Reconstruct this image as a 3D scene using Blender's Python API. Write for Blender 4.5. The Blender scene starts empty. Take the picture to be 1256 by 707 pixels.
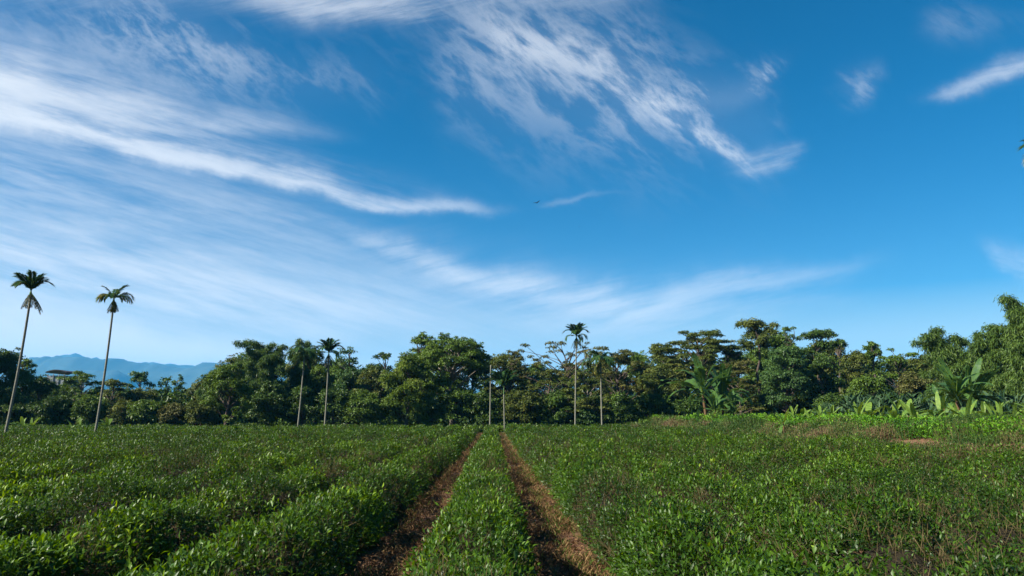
import bpy, math
import numpy as np
from mathutils import Vector, Euler

# ------------------------------------------------------------------ camera, sky, sun, exposure
S = bpy.context.scene
COL = S.collection
R = math.radians
PI = math.pi
F = 907.0                     # focal length in photo pixels (1256 wide, about 26 mm)
HORIZON, VANISH = 515.0, 605.0
EYE = 1.5
PITCH = math.atan((HORIZON - 353.5) / F)
YAW = math.atan((628 - VANISH) / F)
cam_d = bpy.data.cameras.new('camera')
cam = bpy.data.objects.new('camera', cam_d); COL.objects.link(cam)
cam_d.sensor_width = 36; cam_d.lens = 36 * F / 1256
cam_d.clip_start = 0.05; cam_d.clip_end = 60000
cam.location = (0, 0, EYE)
cam.rotation_euler = Euler((PI / 2 + PITCH, 0, -YAW), 'XYZ')
S.camera = cam
CM = cam.rotation_euler.to_matrix()

def direction(px, py):
    d = CM @ Vector(((px - 628) / F, (353.5 - py) / F, -1))
    return d / d.y

def at(px, py, depth):        # a photo pixel and a distance along the rows -> a point in the world
    d = direction(px, py)
    return Vector((d.x * depth, depth, EYE + d.z * depth))

SUN_EL, SUN_AZ = 36.0, 250.0  # azimuth clockwise from +Y: left of the camera and a little behind it
sd = Vector((math.sin(R(SUN_AZ)) * math.cos(R(SUN_EL)), math.cos(R(SUN_AZ)) * math.cos(R(SUN_EL)), math.sin(R(SUN_EL))))
sun_d = bpy.data.lights.new('sun', 'SUN'); sun = bpy.data.objects.new('sun', sun_d); COL.objects.link(sun)
sun_d.energy = 5.0; sun_d.angle = R(0.5); sun_d.color = (1.0, 0.93, 0.82)
sun.rotation_euler = (-sd).to_track_quat('-Z', 'Y').to_euler()

W = bpy.data.worlds.new('World'); S.world = W; W.use_nodes = True
nt = W.node_tree; nt.nodes.clear()

def N(t, **kw):
    n = nt.nodes.new(t)
    for k, v in kw.items(): setattr(n, k, v)
    return n

def setin(sock, v):
    if isinstance(v, bpy.types.NodeSocket): nt.links.new(v, sock)
    else: sock.default_value = v

def M(op, a, b=0.0, c=None, clamp=False):
    n = N('ShaderNodeMath', operation=op, use_clamp=clamp)
    setin(n.inputs[0], a); setin(n.inputs[1], b)
    if c is not None: setin(n.inputs[2], c)
    return n.outputs[0]

def noise(vec, scale, detail=5, rough=0.6, dist=0.0, out='Fac'):
    n = N('ShaderNodeTexNoise')
    setin(n.inputs['Vector'], vec); n.inputs['Scale'].default_value = scale
    n.inputs['Detail'].default_value = detail; n.inputs['Roughness'].default_value = rough
    n.inputs['Distortion'].default_value = dist
    return n.outputs[out]

def curve(x, pts):
    n = N('ShaderNodeFloatCurve')
    c = n.mapping.curves[0]
    while len(c.points) < len(pts): c.points.new(0.5, 0.5)
    for p, (a, b) in zip(c.points, pts): p.location = (a, b); p.handle_type = 'AUTO'
    n.mapping.update(); setin(n.inputs['Value'], x)
    return n.outputs[0]

sky = N('ShaderNodeTexSky', sky_type='NISHITA', sun_disc=False)
sky.sun_elevation = R(SUN_EL); sky.sun_rotation = R(SUN_AZ)
sky.air_density = 1.0; sky.dust_density = 0.6; sky.ozone_density = 3.0; sky.altitude = 200
hs = N('ShaderNodeHueSaturation'); hs.inputs['Saturation'].default_value = 1.40; hs.inputs['Value'].default_value = 1.0
nt.links.new(sky.outputs[0], hs.inputs['Color'])
tc = N('ShaderNodeTexCoord'); sep = N('ShaderNodeSeparateXYZ'); nt.links.new(tc.outputs['Generated'], sep.inputs[0])
X, Y, Z = sep.outputs
yy = M('MAXIMUM', Y, 0.05)
u0, v0 = M('DIVIDE', X, yy), M('DIVIDE', Z, yy)     # cirrus layer coordinates: direction over the northward component
com = N('ShaderNodeCombineXYZ'); nt.links.new(u0, com.inputs[0]); nt.links.new(v0, com.inputs[1])
# wind-drawn warp
wn = noise(com.outputs[0], 4.0, 9, 0.6, 0.0, 'Color')
ws = N('ShaderNodeSeparateColor'); nt.links.new(wn, ws.inputs[0])
u = M('ADD', u0, M('MULTIPLY', M('SUBTRACT', ws.outputs[0], 0.5), 0.15))
v = M('ADD', v0, M('MULTIPLY', M('SUBTRACT', ws.outputs[1], 0.5), 0.10))
UMIN, UMAX, VMIN, VMAX = -1.0, 1.0, -0.1, 1.0
U = M('DIVIDE', M('SUBTRACT', u, UMIN), UMAX - UMIN)

def fibre(angle, sx, sy, scale, seed, detail=8, rough=0.65):
    mp = N('ShaderNodeMapping'); setin(mp.inputs['Vector'], com.outputs[0])
    mp.vector_type = 'TEXTURE'; mp.inputs['Rotation'].default_value = (0, 0, R(-angle)); mp.inputs['Scale'].default_value = (1 / sx, 1 / sy, 1)
    mp.inputs['Location'].default_value = (seed, seed * 0.7, seed)
    return noise(mp.outputs[0], scale, detail, rough, 0.2)
def both(f1, f2, k): return M('ADD', M('MULTIPLY', f1, 1 - k), M('MULTIPLY', f2, k))
def ridge_of(f): return M('SUBTRACT', 1.0, M('MULTIPLY', M('ABSOLUTE', M('SUBTRACT', f, 0.5)), 5.0), clamp=True)
fa = both(fibre(13, 1.0, 7.0, 2.6, 3.1), fibre(17, 1.0, 9.0, 7.0, 5.2), .36)       # long fibres, descending to the right
fb = both(fibre(-9, 1.0, 6.0, 2.6, 7.7), fibre(-14, 1.0, 8.0, 7.0, 2.4), .45)      # long fibres, rising to the right
fc = both(fibre(30, 1.2, 3.6, 3.4, 1.9), ridge_of(fibre(42, 1.3, 3.4, 4.5, 8.3, 10, .62)), .30)      # curdled wisps
def stroke(pts, fib, lo=0.3, hi=0.68, below=0.6):
    """pts: (px, py, width px, density); the streak's centre line, softness and density along it"""
    cs, wd, it = [], [], []
    for px, py, w, i in pts:
        d = direction(px, py); a = (d.x - UMIN) / (UMAX - UMIN)
        cs.append((a, (d.z - VMIN) / (VMAX - VMIN))); wd.append((a, min(1, w * 1.35 / F * 5))); it.append((a, i))
    if pts[0][3] == 0: it.insert(0, (it[0][0] - .02, 0))
    c = M('ADD', M('MULTIPLY', curve(U, cs), VMAX - VMIN), VMIN)
    w = M('DIVIDE', curve(U, wd), 5.0)
    d = M('SUBTRACT', v, c)
    up = M('DIVIDE', M('MAXIMUM', d, 0.0), w)
    dn = M('DIVIDE', M('MAXIMUM', M('MULTIPLY', d, -1.0), 0.0), M('MULTIPLY', w, below))
    r = M('ADD', up, dn)
    g = M('EXPONENT', M('MULTIPLY', M('MULTIPLY', r, r), -1.0))
    mr = N('ShaderNodeMapRange', interpolation_type='SMOOTHSTEP'); setin(mr.inputs[0], fib)
    mr.inputs[1].default_value = lo; mr.inputs[2].default_value = hi
    return M('MULTIPLY', M('MULTIPLY', g, M('MAXIMUM', curve(U, it), 0.0)), M('ADD', M('MULTIPLY', mr.outputs[0], 1.0), 0.18))

strokes = [
    # the long streak sinking to the right, a crisp core in a soft sleeve
    stroke([(-200, 112, 22, .8), (0, 150, 20, .85), (100, 167, 19, .85), (200, 194, 16, .8), (300, 221, 13, .75), (400, 243, 11, .65), (500, 260, 9, .55), (580, 265, 8, .35), (650, 262, 6, 0), (1400, 262, 6, 0)], fa, .30, .54, .6),
    stroke([(-200, 100, 50, .6), (0, 135, 48, .6), (100, 152, 42, .55), (200, 178, 34, .45), (300, 206, 26, .38), (400, 230, 20, .3), (500, 250, 18, .2), (600, 262, 12, 0), (1400, 262, 6, 0)], fa, .38, .6, .7),
    stroke([(-200, 70, 55, .9), (0, 98, 50, .9), (100, 120, 46, .8), (200, 144, 34, .7), (300, 160, 22, .5), (390, 166, 14, .15), (450, 170, 10, 0), (1400, 170, 10, 0)], fa, .30, .68, .6),
    stroke([(-200, 200, 38, .6), (0, 215, 34, .6), (150, 240, 34, .5), (300, 268, 32, .42), (420, 290, 24, .3), (520, 300, 15, 0), (1400, 300, 15, 0)], fa, .36, .70, 1),
    stroke([(-200, 300, 65, .8), (0, 330, 64, 1), (200, 350, 58, 1), (400, 376, 44, .85), (600, 392, 30, .4), (800, 405, 25, .15), (1000, 400, 20, 0), (1400, 400, 20, 0)], fa, .22, .70, 1),
    # the lower streak, sagging under the middle
    stroke([(-200, 250, 10, 0), (390, 285, 10, 0), (450, 303, 10, .35), (520, 326, 12, .55), (600, 346, 13, .6), (700, 364, 14, .6), (780, 373, 14, .55), (860, 362, 14, .45), (950, 345, 12, .3), (1050, 325, 9, .15), (1120, 312, 8, 0), (1400, 300, 9, 0)], fb, .3, .58, .8),
    stroke([(-200, 260, 20, 0), (400, 300, 24, .1), (520, 340, 28, .3), (640, 372, 30, .38), (780, 392, 30, .38), (900, 382, 28, .28), (1010, 360, 20, .1), (1100, 350, 18, 0), (1400, 340, 18, 0)], fb, .36, .62, .8),
    # the torn patch right of the top centre
    stroke([(-200, 30, 20, 0), (560, 30, 20, 0), (620, 55, 22, .4), (680, 62, 28, .42), (730, 80, 30, .4), (780, 115, 26, .42), (830, 160, 18, .55), (880, 188, 15, .58), (915, 208, 13, .35), (945, 218, 8, 0), (1400, 230, 10, 0)], fc, .46, .70, .8),
    stroke([(-200, 20, 60, 0), (480, 30, 50, .05), (560, 60, 65, .3), (660, 75, 75, .42), (760, 100, 75, .38), (850, 130, 60, .28), (930, 150, 50, .2), (1000, 170, 40, 0), (1400, 160, 40, 0)], fc, .48, .74, 1),
    stroke([(-200, 150, 20, 0), (720, 150, 22, 0), (790, 128, 22, .3), (860, 120, 20, .4), (915, 108, 15, .45), (955, 82, 12, .25), (985, 62, 10, 0), (1400, 60, 10, 0)], fc, .46, .68, .8),
    stroke([(-200, 215, 12, 0), (860, 215, 12, 0), (910, 205, 12, .3), (960, 192, 11, .4), (1000, 175, 8, .1), (1015, 170, 8, 0), (1400, 174, 8, 0)], fb, .36, .58, .8),
    # wisps along the top edge and the upper left
    stroke([(-200, -10, 30, .2), (220, -14, 24, .25), (350, -2, 20, .5), (430, 8, 20, .6), (500, 16, 20, .55), (560, 8, 18, .4), (640, -4, 16, .3), (760, -10, 16, .15), (850, -20, 10, 0), (1400, -20, 10, 0)], fb, .38, .6, .8),
    stroke([(-200, 30, 40, .1), (60, 20, 35, .15), (180, 40, 45, .4), (260, 70, 40, .4), (340, 90, 35, .25), (450, 100, 30, .1), (500, 100, 20, 0), (1400, 110, 20, 0)], fc, .48, .72, 1),
    stroke([(-200, 120, 10, 0), (1120, 124, 6, 0), (1150, 117, 8, .35), (1200, 106, 9, .5), (1256, 90, 11, .55), (1400, 60, 12, .5)], fb, .3, .58, .8),
    stroke([(-200, 60, 10, 0), (1010, 92, 10, 0), (1055, 104, 16, .3), (1100, 92, 14, 0), (1400, 90, 12, 0)], fc, .48, .70, 1),
    stroke([(-200, 20, 10, 0), (1100, 30, 10, 0), (1170, 36, 20, .14), (1230, 40, 16, .05), (1400, 40, 20, 0)], fc, .48, .74, 1),
    stroke([(-200, 300, 10, 0), (1190, 302, 8, 0), (1225, 316, 10, .3), (1300, 343, 15, .45), (1400, 370, 18, .4)], fa, .3, .58, .8),
    stroke([(-200, 245, 5, 0), (650, 254, 4, 0), (690, 248, 3.5, .16), (740, 239, 3, .06), (790, 232, 3, 0), (1400, 230, 4, 0)], fb, .3, .58, 1),
    # banked cloud low over the mountains
    stroke([(-200, 404, 20, 1), (0, 412, 20, 1), (90, 420, 17, 1), (180, 430, 13, .9), (270, 437, 9, .7), (350, 441, 8, .3), (420, 444, 6, 0), (1400, 440, 10, 0)], fc, .25, .55, 1),
    stroke([(-200, 400, 34, 1), (0, 408, 32, 1), (90, 416, 28, 1), (180, 427, 22, 1), (270, 433, 16, .9), (350, 437, 12, .6), (470, 444, 8, .45), (560, 448, 8, .3), (700, 440, 10, .1), (1400, 440, 10, 0)], fa, .1, .45, 1),
    stroke([(-200, 378, 16, .6), (0, 384, 14, .7), (60, 390, 12, .5), (120, 398, 10, .1), (200, 400, 10, 0), (1400, 400, 10, 0)], fc, .36, .6, 1),
]
inv = 1.0
for s_ in strokes:
    k = M('SUBTRACT', 1.0, M('MINIMUM', M('MULTIPLY', s_, 0.80), 0.95))
    inv = k if isinstance(inv, float) else M('MULTIPLY', inv, k)
cirrus = M('SUBTRACT', 1.0, inv)
front = N('ShaderNodeMapRange'); setin(front.inputs[0], Y); front.inputs[1].default_value = 0.1; front.inputs[2].default_value = 0.45
cirrus = M('MULTIPLY', cirrus, front.outputs[0])
# thin high veil: denser towards the sun's side and the horizon
veil = M('MULTIPLY', M('POWER', M('SUBTRACT', 1.0, M('MAXIMUM', Z, 0.0)), 10.0), 0.62)
cloud = M('SUBTRACT', 1.0, M('MULTIPLY', M('SUBTRACT', 1.0, cirrus), M('SUBTRACT', 1.0, veil)))
mixc = N('ShaderNodeMix', data_type='RGBA'); setin(mixc.inputs[0], cloud)
def zmap(a, b, lo, hi):
    mr = N('ShaderNodeMapRange'); setin(mr.inputs[0], Z)
    for i_, v_ in enumerate((a, b, lo, hi)): mr.inputs[i_ + 1].default_value = v_
    return mr.outputs[0]
setin(hs.inputs['Saturation'], zmap(0.10, 0.36, 1.05, 4.2)); setin(hs.inputs['Value'], zmap(0.04, 0.55, 0.78, 0.70))
tint = N('ShaderNodeMix', data_type='RGBA', blend_type='MULTIPLY'); tint.inputs[0].default_value = 1.0
nt.links.new(hs.outputs[0], tint.inputs[6]); tint.inputs[7].default_value = (0.90, 1.05, 1.01, 1)
nt.links.new(tint.outputs[2], mixc.inputs[6]); mixc.inputs[7].default_value = (6.6, 6.8, 7.1, 1)
bg = N('ShaderNodeBackground'); bg.inputs['Strength'].default_value = 0.05
nt.links.new(mixc.outputs[2], bg.inputs['Color'])
wo = N('ShaderNodeOutputWorld'); nt.links.new(bg.outputs[0], wo.inputs['Surface'])

S.view_settings.view_transform = 'Standard'; S.view_settings.look = 'None'
S.view_settings.exposure = 1.5; S.view_settings.gamma = 1.0; S.view_settings.use_curve_mapping = False
S.render.engine = 'CYCLES'
S.cycles.use_denoising = True
S.cycles.max_bounces = 5; S.cycles.diffuse_bounces = 3; S.cycles.glossy_bounces = 2; S.cycles.transmission_bounces = 3
S.cycles.transparent_max_bounces = 4; S.cycles.volume_bounces = 1; S.cycles.caustics_reflective = False; S.cycles.caustics_refractive = False

# ------------------------------------------------------------------ helpers
rng = np.random.RandomState(7)
_T = np.random.RandomState(99).rand(16, 256, 256)

def noise2(x, y, k=0):
    x = np.asarray(x, float); y = np.asarray(y, float)
    xi = np.floor(x).astype(int); yi = np.floor(y).astype(int)
    fx = x - xi; fy = y - yi; fx = fx * fx * (3 - 2 * fx); fy = fy * fy * (3 - 2 * fy)
    T = _T[k % 16]; g = lambda a, b: T[a & 255, b & 255]
    return ((g(xi, yi) * (1 - fx) + g(xi + 1, yi) * fx) * (1 - fy) + (g(xi, yi + 1) * (1 - fx) + g(xi + 1, yi + 1) * fx) * fy) * 2 - 1

def fbm(x, y, k=0, o=3):
    return sum(noise2(x * 2 ** i, y * 2 ** i, k + i) * 0.5 ** i for i in range(o))

def sstep(a, b, x):
    t = np.clip((np.asarray(x, float) - a) / (b - a), 0, 1); return t * t * (3 - 2 * t)

def ground_z(x, y):
    x = np.asarray(x, float); y = np.asarray(y, float)
    bank = 0.95 * sstep(12.9, 17.0, x + 0.5 * noise2(y / 6, 0 * y, 5)) * sstep(4, 16, y)
    d = np.hypot(x, y)
    return bank + 0.26 * sstep(24, 75, y) + 0.025 * fbm(x * 1.3, y * 1.3, 1) * (d < 140) - 0.0 * d

def norm(a):
    return a / np.maximum(np.linalg.norm(a, axis=-1, keepdims=True), 1e-9)

def mesh_np(name, verts, loops, starts, totals, mats, tone=None, midx=None, smooth=False):
    me = bpy.data.meshes.new(name)
    me.vertices.add(len(verts)); me.vertices.foreach_set('co', np.asarray(verts, np.float32).ravel())
    me.loops.add(len(loops)); me.loops.foreach_set('vertex_index', np.asarray(loops, np.int32))
    me.polygons.add(len(starts)); me.polygons.foreach_set('loop_start', np.asarray(starts, np.int32))
    try: me.polygons.foreach_set('loop_total', np.asarray(totals, np.int32))
    except Exception: pass
    if midx is not None: me.polygons.foreach_set('material_index', np.asarray(midx, np.int32))
    if smooth: me.polygons.foreach_set('use_smooth', np.ones(len(starts), bool))
    if tone is not None:
        a = me.attributes.new('tone', 'FLOAT', 'POINT'); a.data.foreach_set('value', np.asarray(tone, np.float32))
    for m in mats: me.materials.append(m)
    me.update(calc_edges=True); me.validate()
    return me

def link(name, me, parent=None, loc=None):
    o = bpy.data.objects.new(name, me); COL.objects.link(o)
    if parent is not None: o.parent = parent
    if loc is not None: o.location = loc
    return o

def thing(name, label, cat, loc=(0, 0, 0), group=None, rz=0.0):
    o = bpy.data.objects.new(name, None); COL.objects.link(o); o.location = loc; o.rotation_euler = (0, 0, rz)
    o.empty_display_size = 0.3
    o['label'] = label; o['category'] = cat
    if group: o['group'] = group
    return o

def tag(o, label=None, cat=None, group=None, kind=None):
    if label: o['label'] = label
    if cat: o['category'] = cat
    if group: o['group'] = group
    if kind: o['kind'] = kind
    return o

class Leaves:
    """collects leaf blades; detailed ones are folded and curved (4 faces), simple ones are one folded quad"""
    def __init__(s): s.v = []; s.l = []; s.n = []; s.t = []; s.c = 0
    def add(s, p, ax, nr, L, Wd, tone, detail=False, droop=0.25, fold=0.25):
        p = np.asarray(p, float); n = len(p)
        if n == 0: return
        L = np.broadcast_to(np.asarray(L, float), (n,))[:, None]; Wd = np.broadcast_to(np.asarray(Wd, float), (n,))[:, None]
        ax = norm(ax); sd_ = norm(np.cross(ax, nr)); up = np.cross(sd_, ax)
        dr = np.array([0, 0, -1.0]) * L * droop
        if detail:
            m = p + ax * L * 0.42 + up * L * 0.06
            a = m + sd_ * Wd * 0.5 + up * Wd * fold; b = m - sd_ * Wd * 0.5 + up * Wd * fold
            tp = p + ax * L + dr
            V = np.stack([p, a, m, b, tp], 1).reshape(-1, 3); k = 5
            F_ = np.array([0, 1, 2, 0, 2, 3, 1, 4, 2, 2, 4, 3]); fn = [3, 3, 3, 3]
        else:
            m = p + ax * L * 0.45
            a = m + sd_ * Wd * 0.5 + up * Wd * fold; b = m - sd_ * Wd * 0.5 + up * Wd * fold
            V = np.stack([p, b, p + ax * L + dr, a], 1).reshape(-1, 3); k = 4
            F_ = np.array([0, 1, 2, 0, 2, 3]); fn = [3, 3]
        idx = s.c + (np.arange(n) * k)[:, None] + F_[None, :]
        s.v.append(V); s.l.append(idx.ravel()); s.n.append(np.tile(fn, n)); s.t.append(np.repeat(np.broadcast_to(tone, (n,)), k)); s.c += n * k
    def mesh(s, name, mat):
        tot = np.concatenate(s.n); st = np.concatenate([[0], np.cumsum(tot)[:-1]])
        return mesh_np(name, np.concatenate(s.v), np.concatenate(s.l), st, tot, [mat], np.concatenate(s.t))

class Wood:
    def __init__(s): s.v = []; s.f = []
    def tube(s, pts, rad, n=6, cap=True):
        pts = [Vector(p) for p in pts]; b = len(s.v)
        for i, p in enumerate(pts):
            d = (pts[min(i + 1, len(pts) - 1)] - pts[max(i - 1, 0)]).normalized()
            ref = Vector((0, 0, 1)) if abs(d.z) < 0.9 else Vector((1, 0, 0))
            e1 = d.cross(ref).normalized(); e2 = d.cross(e1)
            for k in range(n):
                a = 2 * PI * k / n; s.v.append(tuple(p + (e1 * math.cos(a) + e2 * math.sin(a)) * rad[i]))
        for i in range(len(pts) - 1):
            for k in range(n):
                k2 = (k + 1) % n; s.f.append((b + i * n + k, b + i * n + k2, b + (i + 1) * n + k2, b + (i + 1) * n + k))
        if cap: s.f.append(tuple(b + (len(pts) - 1) * n + k for k in range(n)))
    def mesh(s, name, mat, smooth=True):
        me = bpy.data.meshes.new(name); me.from_pydata(s.v, [], s.f); me.materials.append(mat)
        if smooth: me.polygons.foreach_set('use_smooth', np.ones(len(me.polygons), bool))
        me.update(); return me

# ------------------------------------------------------------------ materials
def new_mat(name):
    m = bpy.data.materials.new(name); m.use_nodes = True; t = m.node_tree; t.nodes.clear(); return m, t

def ramp(t, fac, cols, pos=None):
    r = t.nodes.new('ShaderNodeValToRGB'); t.links.new(fac, r.inputs[0]); e = r.color_ramp.elements
    pos = pos or [i / (len(cols) - 1) for i in range(len(cols))]
    while len(e) < len(cols): e.new(0.5)
    for q, p, c in zip(e, pos, cols): q.position = p; q.color = (*c, 1)
    return r.outputs[0]

def leaf_mat(name, cols, rough=0.45, trans=0.25, pos=None, spec=0.16, noise_scale=None):
    m, t = new_mat(name)
    at_ = t.nodes.new('ShaderNodeAttribute'); at_.attribute_name = 'tone'
    c = ramp(t, at_.outputs['Fac'], cols, pos)
    b = t.nodes.new('ShaderNodeBsdfPrincipled'); t.links.new(c, b.inputs['Base Color'])
    b.inputs['Roughness'].default_value = rough; b.inputs['Specular IOR Level'].default_value = spec
    tr = t.nodes.new('ShaderNodeBsdfTranslucent'); hs_ = t.nodes.new('ShaderNodeHueSaturation')
    hs_.inputs['Hue'].default_value = 0.48; hs_.inputs['Saturation'].default_value = 1.1; hs_.inputs['Value'].default_value = 1.5
    t.links.new(c, hs_.inputs['Color']); t.links.new(hs_.outputs[0], tr.inputs[0])
    mx = t.nodes.new('ShaderNodeMixShader'); mx.inputs[0].default_value = trans
    t.links.new(b.outputs[0], mx.inputs[1]); t.links.new(tr.outputs[0], mx.inputs[2])
    o = t.nodes.new('ShaderNodeOutputMaterial'); t.links.new(mx.outputs[0], o.inputs[0])
    return m

def rough_mat(name, cols, scale=3.0, rough=0.9, bump=0.4, bscale=20, stretch=(1, 1, 1), pos=None):
    m, t = new_mat(name)
    tcn = t.nodes.new('ShaderNodeTexCoord'); mp = t.nodes.new('ShaderNodeMapping'); mp.inputs['Scale'].default_value = stretch
    t.links.new(tcn.outputs['Object'], mp.inputs[0])
    n1 = t.nodes.new('ShaderNodeTexNoise'); n1.inputs['Scale'].default_value = scale; n1.inputs['Detail'].default_value = 8; n1.inputs['Roughness'].default_value = 0.7
    t.links.new(mp.outputs[0], n1.inputs['Vector'])
    c = ramp(t, n1.outputs['Fac'], cols, pos or [0.3 + 0.4 * i / (len(cols) - 1) for i in range(len(cols))])
    n2 = t.nodes.new('ShaderNodeTexNoise'); n2.inputs['Scale'].default_value = bscale; n2.inputs['Detail'].default_value = 6
    t.links.new(mp.outputs[0], n2.inputs['Vector'])
    bp = t.nodes.new('ShaderNodeBump'); bp.inputs['Strength'].default_value = bump; bp.inputs['Distance'].default_value = 0.05
    t.links.new(n2.outputs['Fac'], bp.inputs['Height'])
    b = t.nodes.new('ShaderNodeBsdfPrincipled'); b.inputs['Roughness'].default_value = rough; b.inputs['Specular IOR Level'].default_value = 0.08
    t.links.new(c, b.inputs['Base Color']); t.links.new(bp.outputs[0], b.inputs['Normal'])
    o = t.nodes.new('ShaderNodeOutputMaterial'); t.links.new(b.outputs[0], o.inputs[0])
    return m

MT = {}
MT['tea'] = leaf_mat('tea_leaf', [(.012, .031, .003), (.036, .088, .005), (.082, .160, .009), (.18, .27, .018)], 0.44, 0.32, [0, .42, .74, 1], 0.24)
MT['twig'] = rough_mat('tea_twig', [(.045, .036, .014), (.115, .09, .042)], 8, 0.85, 0.2)
MT['lightblock'] = rough_mat('hedge_light_block', [(.012, .012, .007), (.035, .026, .016)], 14, 0.95, 1.0, 30)  # dark brown for the added hull that blocks light inside the hedges
MT['straw'] = leaf_mat('dry_straw', [(.085, .042, .022), (.19, .115, .05), (.29, .21, .09), (.06, .12, .015)], 0.8, 0.15, [0, .45, .8, 1])
MT['soil'] = rough_mat('soil', [(.045, .026, .015), (.11, .06, .035), (.17, .10, .06)], 5, 0.95, 0.8, 35)
MT['weed'] = leaf_mat('weed_stalks', [(.02, .05, .008), (.04, .085, .013), (.07, .105, .022), (.11, .10, .04), (.13, .08, .045)], 0.7, 0.2)
MT['grass'] = leaf_mat('lush_grass', [(.03, .10, .008), (.08, .21, .012), (.15, .29, .02)], 0.55, 0.3)
MT['cane'] = leaf_mat('cane_grass', [(0.0234, 0.0546, 0.0195), (0.0546, 0.1092, 0.0468), (0.0858, 0.1482, 0.0702)], 0.45, 0.25)
MT['dark'] = leaf_mat('leaf_dark_green', [(0.0248, 0.0466, 0.00875), (0.0439, 0.0836, 0.0132), (0.0803, 0.134, 0.019)], 0.42, 0.15)
MT['mid'] = leaf_mat('leaf_mid_green', [(0.0378, 0.0683, 0.0108), (0.0676, 0.119, 0.0163), (0.108, 0.171, 0.0237)], 0.42, 0.2)
MT['teal'] = leaf_mat('leaf_blue_green', [(0.0255, 0.0538, 0.0141), (0.0485, 0.0989, 0.0256), (0.083, 0.151, 0.0371)], 0.4, 0.2)
MT['olive'] = leaf_mat('leaf_olive', [(.03, .05, .01), (.07, .095, .016), (.12, .13, .026)], 0.5, 0.2)
MT['rust'] = leaf_mat('leaf_olive_brown', [(.036, .05, .012), (.078, .088, .02), (.13, .115, .034)], 0.55, 0.2)
MT['fresh'] = leaf_mat('leaf_yellow_green', [(0.0429, 0.078, 0.0109), (0.0858, 0.137, 0.0177), (0.14, 0.185, 0.0273)], 0.42, 0.25)
MT['bamboo'] = leaf_mat('bamboo_leaf', [(0.0348, 0.0685, 0.0163), (0.0637, 0.116, 0.025), (0.104, 0.168, 0.0332)], 0.42, 0.25)
MT['bambooy'] = leaf_mat('bamboo_leaf_yellowish', [(.035, .07, .014), (.07, .125, .022), (.12, .18, .035)], 0.45, 0.25)
MT['bark'] = rough_mat('bark', [(0.0468, 0.0351, 0.0273), (0.1092, 0.0858, 0.0663)], 4, 0.9, 0.6, 12, (1, 1, .3))
MT['palebark'] = rough_mat('pale_bark', [(0.1092, 0.0936, 0.0741), (0.2106, 0.1833, 0.1482)], 3, 0.9, 0.5, 12, (1, 1, .4))
MT['culm'] = rough_mat('bamboo_culm', [(.05, .09, .02), (.12, .14, .05)], 3, 0.5, 0.1)
MT['palmtrunk'] = rough_mat('palm_trunk', [(.09, .09, .07), (.21, .21, .165)], 6, 0.85, 0.5, 8, (1, 1, 2.5))
MT['palmshaft'] = rough_mat('palm_crownshaft', [(.04, .09, .03), (.09, .15, .05)], 3, 0.45, 0.1)
MT['palmleaf'] = leaf_mat('palm_leaf', [(0.0175, 0.0488, 0.0156), (0.0341, 0.0829, 0.0195), (0.107, 0.137, 0.0244), (0.234, 0.195, 0.0488)], 0.35, 0.25, [0, .5, .85, 1])
MT['palmdead'] = leaf_mat('palm_leaf_dry', [(.018, .028, .01), (.045, .045, .018), (.13, .09, .035)], 0.7, 0.15)
MT['banana'] = leaf_mat('banana_leaf', [(0.0234, 0.0585, 0.02184), (0.039, 0.0936, 0.0273), (0.0858, 0.1638, 0.0273), (0.1872, 0.2574, 0.039)], 0.5, 0.3, [0, .4, .75, 1])
MT['bananastem'] = rough_mat('banana_stem', [(.04, .028, .014), (.10, .058, .03), (.07, .08, .03)], 3, 0.7, 0.3, 10, (1, 1, .3))
MT['mount'] = rough_mat('mountain_forest', [(.03, .05, .05), (.055, .08, .07)], .002, 0.95, 0.0)
MT['bird'] = rough_mat('bird_plumage', [(.02, .02, .022), (.04, .038, .036)], 20, 0.7, 0.1)
MT['roof'] = rough_mat('dark_metal_roof', [(.03, .03, .035), (.06, .06, .065)], 2, 0.5, 0.1)
MT['wallgrey'] = rough_mat('grey_wall', [(.16, .18, .2), (.24, .26, .28)], 1, 0.85, 0.2)

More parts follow.
